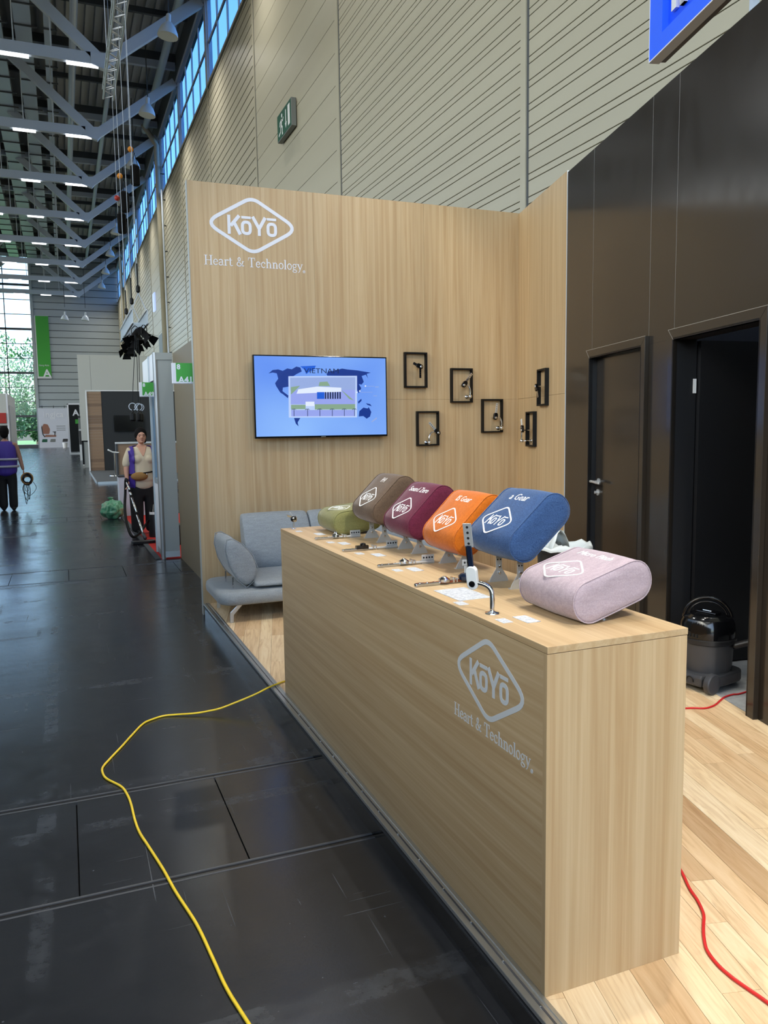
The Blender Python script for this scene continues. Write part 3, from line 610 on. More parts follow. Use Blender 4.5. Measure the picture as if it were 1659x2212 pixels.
# printed cards
def card(name, label, x, y, sx, sy, rot, cat='card'):
    o = MB().box(-sx/2, sx/2, -sy/2, sy/2, 0, 0.0012).build(name, 'printed_card'); o.location = (x, y, CZ+0.0002); o.rotation_euler = (0, 0, rot)
    return tag(o, label, cat, 'printed cards on the counter')
cs = [(1.214, 4.325, 'ball joint post'), (1.240, 3.822, 'dome-jointed hinge bar'), (1.248, 3.414, 'black gear hinge bar'), (1.238, 2.938, 'flat-jointed hinge bar'), (1.197, 2.020, 'pale pink cushion')]
for x, y, w in cs: card('icon_card', 'small white icon card nearest the %s' % w, x, y, 0.034, 0.052, 0)
cs = [(1.286, 4.155, 'olive green cushion'), (1.290, 3.757, 'brown cushion brackets'), (1.312, 3.338, 'maroon cushion brackets'), (1.310, 2.926, 'orange cushion brackets'), (1.268, 2.008, 'base flange of the lever hinge')]
for x, y, w in cs: card('text_card', 'white text card set before the %s' % w, x, y, 0.046, 0.085, 0.02)
card('icon_card', 'small white icon card beside the large printed sheet', 1.190, 2.285, 0.034, 0.05, 0)
card('printed_sheet', 'large white printed sheet of diagrams under the lever hinge', 1.262, 2.415, 0.125, 0.19, 0.03, 'sheet')

# ================================================================ television
tv = thing('television', 'wall-mounted flat television showing blue world map of Vietnam', 'television', (2.262, WY-0.09, 1.981))
TW, THt = 0.651, 0.378
MB().box(-TW, TW, 0, 0.035, -THt, THt).build('housing', 'black_gloss', tv, bevel=0.004)
MB().box(-0.30, 0.30, 0.035, 0.09, -0.2, 0.2).build('wall_mount', 'black_satin', tv)
scn = MB().box(-TW+0.012, TW-0.012, -0.0015, 0.0, -THt+0.018, THt-0.012).build('screen', 'screen_sky', tv)
def sp(name, polys, m, d):
    mb = MB()
    for q in polys: mb.prism([( (x-50)/100*1.27, (50-y)/100*0.725+0.003) for x, y in q], (0, -0.0016, 0), X3, Z3, -Y3, 0, d)
    return mb.build(name, m, scn)
def Q(pts):   # zoomed pixel coordinates of the set -> screen per cent
    out = []
    for x, y in pts:
        u = (x-45-(y-90)*0.018)/ (1485-0.0*(y-90))*100; v0 = 92+(x-45)*0.026; v1 = 1006-(x-65)*0.016
        out.append((max(0.5, min(99.5, u)), max(0.5, min(99.5, (y-v0)/(v1-v0)*100))))
    return out
na = Q([(195,290),(240,252),(300,245),(350,262),(400,235),(450,245),(500,215),(545,225),(560,270),(500,300),(470,320),(410,330),(412,440),(350,450),(345,490),(370,510),(410,540),(405,570),(350,525),(320,505),(275,430),(265,400),(300,350),(285,290),(240,280)])
gr = Q([(545,212),(720,205),(700,250),(650,270),(610,300),(590,250)]); asia = Q([(840,300),(870,270),(930,262),(1020,240),(1080,250),(1200,262),(1360,288),(1310,300),(1325,352),(1300,310),(1250,325),(1275,390),(1250,420),(1215,415),(1245,460),(1215,520),(1195,480),(1195,325),(850,318)])
aus = Q([(1215,780),(1222,720),(1270,680),(1320,690),(1335,675),(1365,730),(1350,780),(1310,805),(1270,775)]); sa = Q([(470,795),(540,795),(510,845),(520,890),(490,860)])
ind = Q([(1205,615),(1245,580),(1250,600),(1215,635)]); png = Q([(1300,630),(1350,640),(1370,665),(1320,650)])
[sp('map_landmass', [q_], 'screen_navy', 0.0006) for q_ in (na, asia, aus, sa, ind, png)]; sp('map_landmass', [gr], 'screen_blue', 0.0006)
R_ = lambda a, b, c, d: Q([(a,b),(c,b),(c,d),(a,d)])
sp('photo_frame', [R_(412,322,1195,790)], 'screen_pale', 0.0009)
sp('photo_sky', [R_(430,338,1175,480)], 'screen_grey', 0.0012); sp('photo_yard', [R_(435,480,1172,640), R_(440,705,1170,775)], 'screen_lilac', 0.0012)
sp('photo_grass', [R_(437,645,600,695), R_(705,640,1172,700), Q([(437,445),(540,430),(470,500),(437,530)]), Q([(760,390),(850,385),(880,435),(750,435)]), Q([(1000,470),(1160,600),(1100,580)])], 'screen_green', 0.0015)
sp('photo_hall', [Q([(520,470),(730,440),(1010,455),(1010,500),(500,520)]), R_(600,610,700,660)], 'screen_white', 0.0016)
sp('photo_block', [R_(730,503,815,580)], 'screen_blue', 0.0018); sp('photo_block', [R_(820+k*28, 503, 836+k*28, 580) for k in range(7)], 'screen_text', 0.0018)
palms = []
for px in (470, 622, 762, 905, 1045, 1165):
    palms = [R_(px-3,690,px+3,775)]
    for a in range(5): 
        an = math.radians(200+a*35); palms.append(Q([(px,695),(px+26*math.cos(an)-4,692+22*math.sin(an)+14),(px+30*math.cos(an),698+20*math.sin(an)+14)]))
    sp('pictured_palm', palms, 'screen_text', 0.002)
sp('callouts', [R_(1310,438,1400,442), R_(1410,444,1455,452), R_(1235,505,1380,509), R_(1390,545,1435,551), Q([(1365,838),(1430,790),(1436,804),(1372,846)])], 'screen_grey', 0.001)
pins = []
for px, py in ((1295,437),(1227,493),(1192,508)): pins.append(Q([(px+9*math.cos(k*PI/4), py+9*math.sin(k*PI/4)) for k in range(8)]))
sp('map_pins', pins, 'screen_white', 0.002)
text_obj('screen_title', 'VIETNAM', 0.064, 'screen_text', scn, (-0.004, -0.0022, 0.218), X3, Z3, -Y3, 0, 0.0005, 'CENTER', 0, 1.28)
MB().box(-0.022, 0.022, -0.002, 0.0, -THt+0.005, -THt+0.011).build('badge', 'sign_grey', tv)

# ================================================================ six framed hinge samples
def wall_frame(label, O, U, Nn):
    t = thing('shadow_box', label, 'shadow box', O, 0, 'black frames on the oak wall')
    a, b, w, d = 0.121, 0.172, 0.016, 0.038; O0 = Vector((0,0,0))
    for u0, u1, v0, v1 in ((-a, a, b-w, b), (-a, a, -b, -b+w), (-a, -a+w, -b+w, b-w), (a-w, a, -b+w, b-w)):
        MB().obox(O0, U, Z3, Nn, (u0, u1), (v0, v1), (0, d)).build('frame_bar', 'black_satin', t)
    return t
def wall_hinge(label, O, U, Nn, p_knob, p_tip, p_base, plate='black_gloss', depth=0.075, tagplate=False):
    """knob with an arm to p_tip and a bent chrome rod to p_base, all standing off the wall"""
    t = thing('wall_hinge_sample', label, 'hinge', O, 0, 'hinge samples on the oak wall'); U, Nn = Vector(U), Vector(Nn)
    P = lambda uv, d: U*uv[0] + Z3*uv[1] + Nn*d
    k = P(p_knob, depth)
    MB().tube([P(p_knob, 0), P(p_knob, depth)], 0.005, 8).build('stud', 'chrome', t)
    dv = (P(p_tip, depth)-k); dn = dv.normalized(); sd = dn.cross(Nn).normalized()
    MB().prism(stadium(0.074, 0.044, 0.0218, 5), k+dn*0.014, dn, sd, Nn, -0.012, 0.012).build('joint_housing', 'black_gloss', t, bevel=0.002)
    MB().lathe([(0.014, 0), (0.012, 0.005), (0.004, 0.008)], k+Nn*0.012, Nn, 12).build('pivot_bolt', 'chrome', t, autosm=True)
    perf_plate(t, k+dn*(dv.length*0.5+0.018), dn, sd, Nn, dv.length-0.030, 0.025, 5, plate)
    if tagplate: MB().obox(k+dn*dv.length*0.72, dn, sd, Nn, (-0.032, 0.032), (-0.019, 0.019), (0.002, 0.005)).build('label_plate', 'white_plastic', t)
    if p_base:
        m0 = P(((p_knob[0]*0.35+p_base[0]*0.65), p_knob[1]+0.006), depth*0.95)
        MB().tube(spline([k, m0, P((p_base[0], p_knob[1]*0.6+p_base[1]*0.4), depth), P(p_base, depth)], 5), 0.0085, 10).build('bent_tube', 'chrome', t, smooth=True)
        b = MB(); b.ball(P(p_base, depth), 0.021, 14); b.tube([P(p_base, depth), P(p_base, 0)], 0.006, 10); b.lathe([(0.02, 0), (0.02, 0.003), (0.006, 0.005)], P(p_base, 0), Nn, 14); b.build('base_ball', 'chrome', t, smooth=True)
    return t
FR = [((3.250, WY, 2.246), 'leftover'), ((3.758, WY, 2.098), ''), ((4.112, WY, 1.790), ''), ((3.376, WY, 1.671), '')]
tm = (0.4, 0.5)
wall_frame('black frame around the two-armed black hinge, nearest the television top', FR[0][0], X3, -Y3)
wall_frame('black frame around the hinge with bright blade-shaped arm', FR[1][0], X3, -Y3)
wall_frame('black frame on the back wall nearest the wall corner', FR[2][0], X3, -Y3)
wall_frame('black frame around the hinge with arm pointing up-left', FR[3][0], X3, -Y3)
h0 = wall_hinge('black hinge with two perforated arms in the frame nearest the television top', FR[0][0], X3, -Y3, (0.030, 0.028), (-0.046, 0.062), None)
perf_plate(h0, (0.030, -0.065, -0.025), Z3, X3, -Y3, 0.11, 0.022, 5, 'black_gloss')
wall_hinge('hinge with a bright blade-shaped arm on chrome bent rod', FR[1][0], X3, -Y3, (-0.005, 0.0), (0.088, 0.115), (0.068, -0.112), 'chrome')
wall_hinge('hinge with upright perforated arm framed beside the wall corner', FR[2][0], X3, -Y3, (0.005, -0.02), (0.028, 0.125), (0.078, -0.125), 'steel_plate')
wall_hinge('hinge with thin arm pointing up-left on chrome rod', FR[3][0], X3, -Y3, (0.088, -0.045), (-0.008, 0.058), (-0.010, -0.138), 'steel_plate')
wall_frame('higher of the two black frames on the oak return panel', wp(0.842, 2.042), DW, NW)
wall_frame('lower of the two black frames on the oak return panel', wp(0.500, 1.650), DW, NW)
wall_hinge('hinge with short black knob in the higher return-panel frame', wp(0.842, 2.042), DW, NW, (-0.02, 0.01), (0.03, -0.09), None, 'chrome')
wall_hinge('hinge with white label plate in the lower return-panel frame', wp(0.500, 1.650), DW, NW, (-0.02, -0.01), (-0.05, 0.10), (-0.045, -0.115), 'chrome', 0.10, True)
# ================================================================ sofa
def loft(prof, O, U, V, Wv, w0, w1, ins, name, m, parent, end=((0, 0.10), (0.008, 0.03), (0.03, 0.0))):
    """profile (list of u, v) swept from w0 to w1 with rounded ends"""
    O, U, V, Wv = Vector(O), Vector(U), Vector(V), Vector(Wv); n = len(prof); cx = sum(p[0] for p in prof)/n; cy = sum(p[1] for p in prof)/n
    st = [(w0+d*ins/0.03, k) for d, k in end] + [((w0+w1)/2, -0.015)] + [(w1-d*ins/0.03, k) for d, k in reversed(end)]; P = []; F = []
    for w, k in st:
        for a, b in prof: P.append(O + U*(cx+(a-cx)*(1-k)) + V*(cy+(b-cy)*(1-k)) + Wv*w)
    for i in range(len(st)-1):
        for q in range(n): F.append((i*n+q, i*n+(q+1) % n, (i+1)*n+(q+1) % n, (i+1)*n+q))
    F += [tuple(range(n-1, -1, -1)), tuple((len(st)-1)*n+q for q in range(n))]
    mb = MB(); mb.add(P, F); o = mb.build(name, m, parent, smooth=True, sub=1)
    bm = bmesh.new(); bm.from_mesh(o.data); bmesh.ops.recalc_face_normals(bm, faces=bm.faces); bm.to_mesh(o.data); bm.free(); return o
sf_ = thing('sofa', 'low grey fabric sofa bench with tilted side bolster and metal legs', 'sofa', (1.10, 6.30, ZP))
SO = Vector((-1.10, -6.30, -ZP))     # world -> local shift
SX1 = 3.30
plan = []
for cx, cy, a in ((SX1-0.16, 6.44, 270), (SX1-0.16, 6.98, 0), (1.24, 6.98, 90), (1.24, 6.44, 180)): plan += arc(cx, cy, 0.14 if cx < 2 else 0.16, 0.14, a, a+90, 5)
mb = MB(); n = len(plan); P = []; F = []; cxm, cym = 2.2, 6.71
rows = [(0.262, 0.05), (0.258, 0.02), (0.275, 0.0), (0.315, -0.006), (0.350, 0.002), (0.364, 0.022), (0.366, 0.06)]
for z, ins in rows:
    for x, y in plan:
        d = Vector((max(1.24, min(SX1-0.16, x))-x, max(6.44, min(6.98, y))-y)); d = d.normalized() if d.length > 0 else d
        P.append(Vector((x+d.x*ins, y+d.y*ins, z))+SO)
for i in range(len(rows)-1):
    for q in range(n): F.append((i*n+q, i*n+(q+1) % n, (i+1)*n+(q+1) % n, (i+1)*n+q))
F += [tuple(range(n-1, -1, -1)), tuple((len(rows)-1)*n+q for q in range(n))]
mb.add(P, F); mb.build('bench', 'fabric_sofa', sf_, smooth=True)
seat = [(6.345, 0.375), (6.345, 0.412), (6.40, 0.432), (6.65, 0.455), (6.93, 0.478), (6.97, 0.44), (6.95, 0.378), (6.65, 0.37)]
loft(seat, SO, Y3, Z3, X3, 1.405, 3.20, 0.05, 'seat_cushion', 'fabric_sofa', sf_)
back = [(6.80, 0.45), (6.815, 0.62), (6.90, 0.82), (6.985, 0.93), (7.06, 0.945), (7.10, 0.90), (7.05, 0.66), (6.98, 0.45), (6.90, 0.42)]
for x0, x1 in ((1.43, 2.05), (2.055, 2.66), (2.665, 3.24)): loft(back, SO, Y3, Z3, X3, x0, x1, 0.035, 'back_cushion', 'fabric_sofa', sf_)
bol = [(1.345, 0.372), (1.415, 0.43), (1.448, 0.53), (1.405, 0.65), (1.325, 0.745), (1.235, 0.80), (1.185, 0.79), (1.172, 0.70), (1.20, 0.57), (1.262, 0.45)]
bo = loft(bol, SO, X3, Z3, Y3, 6.40, 6.97, 0.06, 'side_bolster', 'fabric_sofa', sf_)
for yy in (6.432, 6.93):
    MB().tube([Vector((1.310+(a-1.310)*0.985, yy, 0.60+(b-0.60)*0.985))+SO for a, b in bol], 0.004, 6, True).build('piping_seam', 'fabric_sofa', bo, smooth=True)
bol2 = [(4.55-a, b) for a, b in bol]; bol2.reverse()
loft(bol2, SO, X3, Z3, Y3, 6.40, 6.97, 0.06, 'side_bolster', 'fabric_sofa', sf_)
for yy in (6.50, 6.82): MB().tube([Vector((1.245, yy, 0.362))+SO, Vector((1.245, yy, 0.46))+SO], 0.006, 8).build('support_rod', 'chrome', sf_)
for x0, sg in ((1.185, 1), (SX1-0.085, -1)):
    for y0, dy in ((6.37, 0.07), (6.97, -0.07)):
        lg = MB(); O = Vector((x0, y0, ZP))+SO
        lg.prism([(0, 0), (0.030, 0), (0.034, 0.068), (0.105, 0.142), (0.098, 0.158), (0.068, 0.150), (0.002, 0.088)], O, X3*sg, Z3, Y3, -0.006, 0.006)
        lg.build('leg', 'alu_trim', sf_, bevel=0.003); 
        MB().bar(O+X3*sg*0.08+Z3*0.145, O+X3*sg*0.10+Y3*dy*4.2+Z3*0.148, 0.03, 0.014).build('leg_beam', 'black_satin', sf_)

# ================================================================ waste bin behind the counter
BX, BY = 3.205, 4.60
t = thing('waste_bin', 'tall black waste bin lined with a white bag by cabin door', 'bin', (BX, BY, ZP))
MB().lathe([(0.145, 0), (0.150, 0.01), (0.182, 0.70), (0.192, 0.705), (0.192, 0.735), (0.183, 0.735), (0.176, 0.70), (0.15, 0.3)], (0,0,0), Z3, 28).build('bin_body', 'black_plastic', t, autosm=True)
bg_ = MB(); rr_ = random.Random(5); pr_ = []
ring = []
for k in range(24):
    a = 2*PI*k/24; ring.append([(0.205+0.006*rr_.random())*math.cos(a), (0.205+0.006*rr_.random())*math.sin(a)])
P = []; F = []
for (sc_, z) in ((0.97, 0.715), (0.98, 0.725), (0.97, 0.742), (0.93, 0.748), (0.86, 0.735), (0.80, 0.62)):
    for k in range(24): P.append((ring[k][0]*sc_, ring[k][1]*sc_, z + 0.012*rr_.random() + (0.012 if z > 0.73 else 0)*math.sin(k*1.7)))
for i in range(5):
    for k in range(24): F.append((i*24+k, i*24+(k+1) % 24, (i+1)*24+(k+1) % 24, (i+1)*24+k))
bg_.add(P, F); bg_.build('bin_liner', 'bin_bag', t, smooth=True)
cr = MB(); P = []; F = []
for i in range(7):
    for k in range(9):
        u, v = i/6, k/8; P.append((-0.16+0.15*u+0.02*rr_.random(), -0.10+0.14*v+0.02*rr_.random(), 0.72+0.13*math.sin(PI*u)*(0.6+0.4*math.sin(3*v+1))+0.03*rr_.random()))
for i in range(6):
    for k in range(8): F.append((i*9+k, i*9+k+1, (i+1)*9+k+1, (i+1)*9+k))
cr.add(P, F); o = cr.build('crumpled_plastic', 'bin_bag', t, smooth=True); so = o.modifiers.new('thick', 'SOLIDIFY'); so.thickness = 0.002

# ================================================================ tub vacuum cleaner in the doorway
VC = Vector((3.555, 3.605, ZP)); va = math.radians(-78)
t = thing('tub_vacuum', 'black tub vacuum cleaner with carry hoop in cabin doorway', 'vacuum cleaner', VC, 0)
vx, vy = Vector((math.cos(va), math.sin(va), 0)), Vector((-math.sin(va), math.cos(va), 0))
V3 = lambda a, b, c: vx*a + vy*b + Z3*c; HXv = Vector((0.71, -0.704, 0))
prof = [(0.135, 0.100), (0.142, 0.105), (0.150, 0.26), (0.152, 0.275)]
MB().lathe(prof, (0,0,0), Z3, 32).build('tub', 'grey_plastic', t, autosm=True)
MB().lathe([(0.160, 0.272), (0.166, 0.276), (0.166, 0.300), (0.160, 0.304)], (0,0,0), Z3, 32).build('rim_band', 'black_plastic', t, autosm=True)
MB().lathe([(0.156, 0.302), (0.158, 0.33), (0.154, 0.385), (0.140, 0.415), (0.112, 0.428), (0.105, 0.436), (0.050, 0.440)], (0,0,0), Z3, 32).build('motor_head', 'black_gloss', t, autosm=True)
MB().tube([HXv*0.135*math.cos(a) + Z3*(0.40+0.135*math.sin(a)) for a in [PI*k/16 for k in range(17)]], 0.010, 8).build('carry_hoop', 'black_gloss', t, smooth=True)
MB().tube([HXv*0.112*math.cos(a) + Z3*(0.405+0.105*math.sin(a)) for a in [PI*k/16 for k in range(17)]], 0.006, 8).build('carry_hoop', 'black_gloss', t, smooth=True)
MB().obox((0,0,0.437), vx, vy, Z3, (-0.07, 0.07), (-0.03, 0.03), (0, 0.014)).build('control_plate', 'black_gloss', t, bevel=0.004)
MB().obox((0,0,0.452), vx, vy, Z3, (-0.03, 0.03), (-0.012, 0.012), (0, 0.006)).build('switch', 'chrome', t, bevel=0.003)
bs = MB(); bs.prism(rounded([(-0.165, -0.15), (0.165, -0.15), (0.165, 0.16), (-0.165, 0.16)], [0.09]*4, 5), (0,0,0), vx, vy, Z3, 0.035, 0.105); bs.build('chassis', 'grey_plastic', t, bevel=0.012)
MB().obox((0,0,0), vx, vy, Z3, (-0.10, 0.10), (-0.19, -0.12), (0.03, 0.10)).build('accessory_shelf', 'grey_plastic', t, bevel=0.016)
for u in (-0.055, 0.02):
    MB().tube([V3(u+0.024*math.cos(PI*k/8), -0.192, 0.058+0.028*math.sin(PI*k/8)) for k in range(9)], 0.004, 6).build('hook_slot', 'black_satin', t, smooth=True)
for sx in (-1, 1):
    w = MB(); w.lathe([(0.02, 0), (0.058, 0.002), (0.062, 0.008), (0.062, 0.034), (0.056, 0.040), (0.012, 0.042)], V3(sx*0.12, -0.155, 0.062), vx*sx, 24); w.build('wheel', 'grey_plastic', t, autosm=True)
for sx in (-1, 1): MB().ball(V3(sx*0.09, 0.13, 0.022), 0.022, 12).build('castor', 'black_plastic', t, smooth=True)
MB().obox((0,0,0), vx, vy, Z3, (-0.155, -0.07), (-0.150, -0.06), (0.10, 0.27)).build('tool_column', 'grey_plastic', t, bevel=0.02)
for k in range(7): MB().obox((0,0,0), vx, vy, Z3, (-0.10+0.022*k, -0.092+0.022*k), (-0.162, -0.150), (0.318, 0.338)).build('vent_slot', 'groove_black', t)
MB().tube(spline([V3(0.15, 0.03, 0.26), V3(0.24, 0.08, 0.30), V3(0.36, 0.16, 0.34), V3(0.46, 0.26, 0.30), V3(0.5, 0.4, 0.12), V3(0.45, 0.5, 0.03)], 6), 0.020, 10).build('hose', 'black_plastic', t, smooth=True)

# ================================================================ cables
def cable(name, label, pts, r, m):
    o = MB().tube(spline(pts, 8), r, 8).build(name, m, None, smooth=True); return tag(o, label, 'cable')
r = 0.0058
cable('extension_cable', 'yellow extension cable snaking over black floor into the booth',
    [(1.60,4.72,ZP+r), (1.40,4.74,ZP+r), (1.21,4.705,ZP+r), (1.143,4.655,ZP+0.006+r), (1.075,4.615,ZP+0.009), (1.015,4.595,0.10), (0.959,4.595,0.082), (0.873,4.597,0.058), (0.779,4.60,0.034), (0.71,4.616,0.022), (0.631,4.636,0.013), (0.528,4.675,0.008), (0.46,4.69,r), (0.40,4.665,r), (0.336,4.612,r), (0.262,4.46,r), (0.194,4.306,r), (0.13,4.17,r), (0.091,4.075,r), (0.088,4.0,r), (0.104,3.925,r), (0.163,3.808,r), (0.184,3.70,r), (0.192,3.60,r), (0.196,3.44,r), (0.206,3.32,r), (0.228,3.198,r), (0.264,2.999,r), (0.29,2.822,r), (0.331,2.598,r), (0.352,2.397,r), (0.367,2.244,r), (0.396,2.085,r), (0.43,1.9,r), (0.45,1.6,r), (0.42,1.2,r)], r, 'yellow_cable')
zc = ZP+0.0052
cable('mains_cable', 'red mains cable running from cabin doorway along counter end',
    [(3.95,3.45,zc+0.001), (3.608,3.369,zc+0.001), (3.53,3.372,zc+0.001), (3.456,3.359,zc), (3.38,3.32,zc), (3.328,3.292,zc), (3.27,3.272,zc), (3.215,3.27,zc), (3.134,3.307,zc), (2.95,3.33,zc), (2.6,3.05,zc), (2.25,2.62,zc), (2.03,2.35,zc), (1.99,2.22,zc), (1.96,2.10,zc), (1.934,2.039,zc), (1.894,1.965,zc), (1.868,1.90,zc), (1.832,1.838,zc), (1.785,1.79,zc), (1.748,1.75,zc), (1.712,1.70,zc), (1.692,1.64,zc), (1.688,1.58,zc), (1.694,1.52,zc), (1.70,1.46,zc), (1.70,1.3,zc), (1.66,1.0,zc)], 0.0052, 'red_cable')
# ================================================================ hall floor with service-duct covers
fl = struct(thing('floor', None, None)); fl['label'] = 'black scuffed exhibition hall floor'
DU = [(2.925, 3.770), (9.55, 10.36), (15.98, 16.80), (22.4, 23.2), (28.9, 29.7)]
edges_y = [-26.0] + [v for a, b in DU for v in (a, b)] + [96.0]
for i in range(0, len(edges_y), 2):
    MB().box(-24, 8.0, edges_y[i]+ (0.008 if i else 0), edges_y[i+1]-(0.008 if i < len(edges_y)-2 else 0), -0.1, 0).build('floor_slab', 'hall_floor', fl)
MB().box(-24, 8.0, -26, 40, -0.12, -0.015).build('floor_base', 'groove_black', fl)
for di, (a, b) in enumerate(DU):
    for yy in (a, b):
        MB().box(-24, 8.0, yy-0.007, yy+0.007, -0.02, -0.003).build('duct_rail', 'groove_black', fl)
        MB().box(-24, 8.0, yy+0.007, yy+0.017, -0.02, 0.0012).build('duct_rail', 'groove_grey', fl)
        if di == 0: MB().box(-24, 8.0, yy-0.030, yy-0.020, -0.02, 0.0010).build('duct_rail', 'groove_grey', fl)
    x = -0.038 - 0.628*(9 if di < 3 else 5)
    for k in range(14 if di < 3 else 9):
        MB().box(x+0.003, x+0.625, a+0.018, b-0.009, -0.02, 0.0).build('duct_cover', 'hall_floor', fl); x += 0.628
# ================================================================ hall shell
HX, HYE, HZ = 6.40, 95.0, 21.0
bays = [-26.0, 2.0, 10.28, 18.43, 26.7, 35.1, 43.5, 51.8, 60.1, 68.4, 76.7, 85.0, 95.0]
wh = struct(thing('wall_hall', None, None)); wh['label'] = 'tall beige-grey clad side wall of the hall'
MB().box(HX+0.03, HX+0.25, -26, 95, 0, 16.05).build('wall_core', 'wall_dark', wh)
MB().box(HX-0.05, HX+0.25, -26, 95, 19.55, HZ).build('wall_header', 'wall_dark', wh)
MB().box(HX-0.10, HX+0.05, 2, 95, 19.42, 19.62).build('eaves_beam', 'steel_grey', wh)
MB().box(HX-0.03, HX+0.25, -26, 95, 16.03, 16.14).build('window_ledge', 'wall_cladding', wh)
def plank(y0, y1, z0, z1, nm='cladding_plank'):
    return MB().box(HX, HX+0.03, y0, y1, z0, z1).build(nm, 'wall_cladding', wh, bevel=0.004)
for i in range(len(bays)-1):
    y0, y1 = bays[i]+0.02, bays[i+1]-0.02
    if i in (3, 7):                                    # smooth wide panels
        z = 0.25
        while z < 16: plank(y0, y1, z+0.006, min(16.03, z+0.724), 'cladding_panel'); z += 0.73
    elif i in (1, 2):                                  # ribbed planks, one by one where the photo shows them
        z = 3.36
        while z < 12.6: plank(y0, y1, z+0.006, z+0.218); plank(y0, y1, z+0.230, z+0.314); z += 0.32
        MB().box(HX, HX+0.03, y0, y1, 0, 3.355).build('cladding_panel', 'wall_cladding', wh)
        MB().box(HX, HX+0.03, y0, y1, z+0.006, 16.03).build('cladding_panel', 'wall_cladding', wh)
    else:
        mb = MB(); z = 0.2
        while z < 15.8: mb.box(HX, HX+0.03, y0, y1, z+0.008, z+0.222); mb.box(HX-0.012, HX+0.03, y0, y1, z+0.236, z+0.312); z += 0.32
        o = mb.build('ribbed_cladding', 'wall_cladding', wh); o['kind'] = 'stuff'
for y in bays[1:-1]:
    w = 0.10 if y != 18.43 else 0.15
    MB().box(HX-0.03, HX+0.03, y-w, y+w*0.35, 0, 16.03).build('joint_trim', 'wall_cladding', wh, bevel=0.004)
    MB().box(HX-0.004, HX+0.03, y-w-0.05, y-w, 0, 16.03).build('joint_gap', 'deck_dark', wh)
for y in (51.6, 85.2): MB().tube([(HX-0.22, y, 0), (HX-0.22, y, 19.0), (HX-0.6, y, 19.6), (HX-1.0, y-0.5, 19.9)], 0.16, 10).build('drain_pipe', 'wall_cladding', wh, smooth=True)
for k in range(12): MB().box(HX-0.24, HX, 50.2, 50.26, 1.5*k+0.4, 1.5*k+0.46).build('pipe_clip', 'deck_dark', wh)
MB().tube([(HX-0.2, 50.2, 0), (HX-0.2, 50.2, 16.0)], 0.06, 8).build('drain_pipe', 'steel_grey', wh)
MB().box(HX-0.35, HX, 51.9, 53.8, 6.0, 7.8).build('wall_box', 'wall_dark', wh)
# clerestory windows
nw = 0
for i in range(1, len(bays)-1):
    y0, y1 = bays[i]+0.22, bays[i+1]-0.22; nw += 1
    wd_ = struct(thing('window_%d' % nw, None, None)); wd_['label'] = 'high clerestory window with eight panes under the roof'
    MB().box(HX-0.03, HX+0.22, bays[i]-0.22, bays[i]+0.22, 16.1, 19.55).build('window_pier', 'steel_grey', wd_)
    for k in range(5):
        yy = y0+(y1-y0)*k/4; MB().box(HX+0.05, HX+0.11, yy-0.06, yy+0.06, 16.14, 19.5).build('mullion', 'steel_grey', wd_)
    for z in (16.17, 17.75, 19.45): MB().box(HX+0.05, HX+0.11, y0, y1, z-0.06, z+0.06).build('transom', 'steel_grey', wd_)
    for k in range(4):
        for za, zb in ((16.24, 17.68), (17.82, 19.38)):
            MB().box(HX+0.07, HX+0.085, y0+(y1-y0)*k/4+0.07, y0+(y1-y0)*(k+1)/4-0.07, za, zb).build('pane', 'glass_blue', wd_)
# end wall
we = struct(thing('wall_end', None, None)); we['label'] = 'grey ribbed end wall of the hall'
XW = -2.66
MB().box(XW+0.02, HX+0.2, HYE+0.06, HYE+0.3, 0, HZ).build('wall_core', 'deck_dark', we)
z = 0.0
while z < HZ: MB().box(XW+0.3, HX, HYE, HYE+0.06, z+0.03, min(HZ, z+0.72)).build('cladding_panel', 'end_wall', we, bevel=0.02); z += 0.75
MB().box(XW, XW+0.3, HYE-0.1, HYE+0.1, 0, HZ).build('wall_pier', 'end_wall', we)
win = struct(thing('window_%d' % (nw+1), None, None)); win['label'] = 'tall glazed end wall of the hall looking onto trees'
cols = [-24, -19.9, -15.8, -11.9, -8.0, -5.2, XW]
for x in cols[:-1]: MB().box(x-0.05, x+0.05, HYE, HYE+0.15, 0, HZ).build('mullion', 'deck_dark', win)
rowz = [0.35+1.56*k for k in range(14)]
for k, z in enumerate(rowz): MB().box(-24, XW, HYE, HYE+0.15, z-(0.12 if k % 3 == 2 else 0.035), z+(0.12 if k % 3 == 2 else 0.035)).build('transom', 'deck_dark' if k else 'steel_grey', win)
MB().box(-24, XW, HYE-0.1, HYE+0.2, 0, 0.35).build('plinth', 'deck_dark', win)
for c_ in range(6):
    for k in range(13 if c_ >= 4 else 1):
        za, zb = (rowz[k]+0.04, rowz[k+1]-0.04) if c_ >= 4 else (0.4, 20.5)
        MB().box(cols[c_]+0.06, cols[c_+1]-0.06, HYE+0.06, HYE+0.075, za, zb).build('pane', 'glass', win)
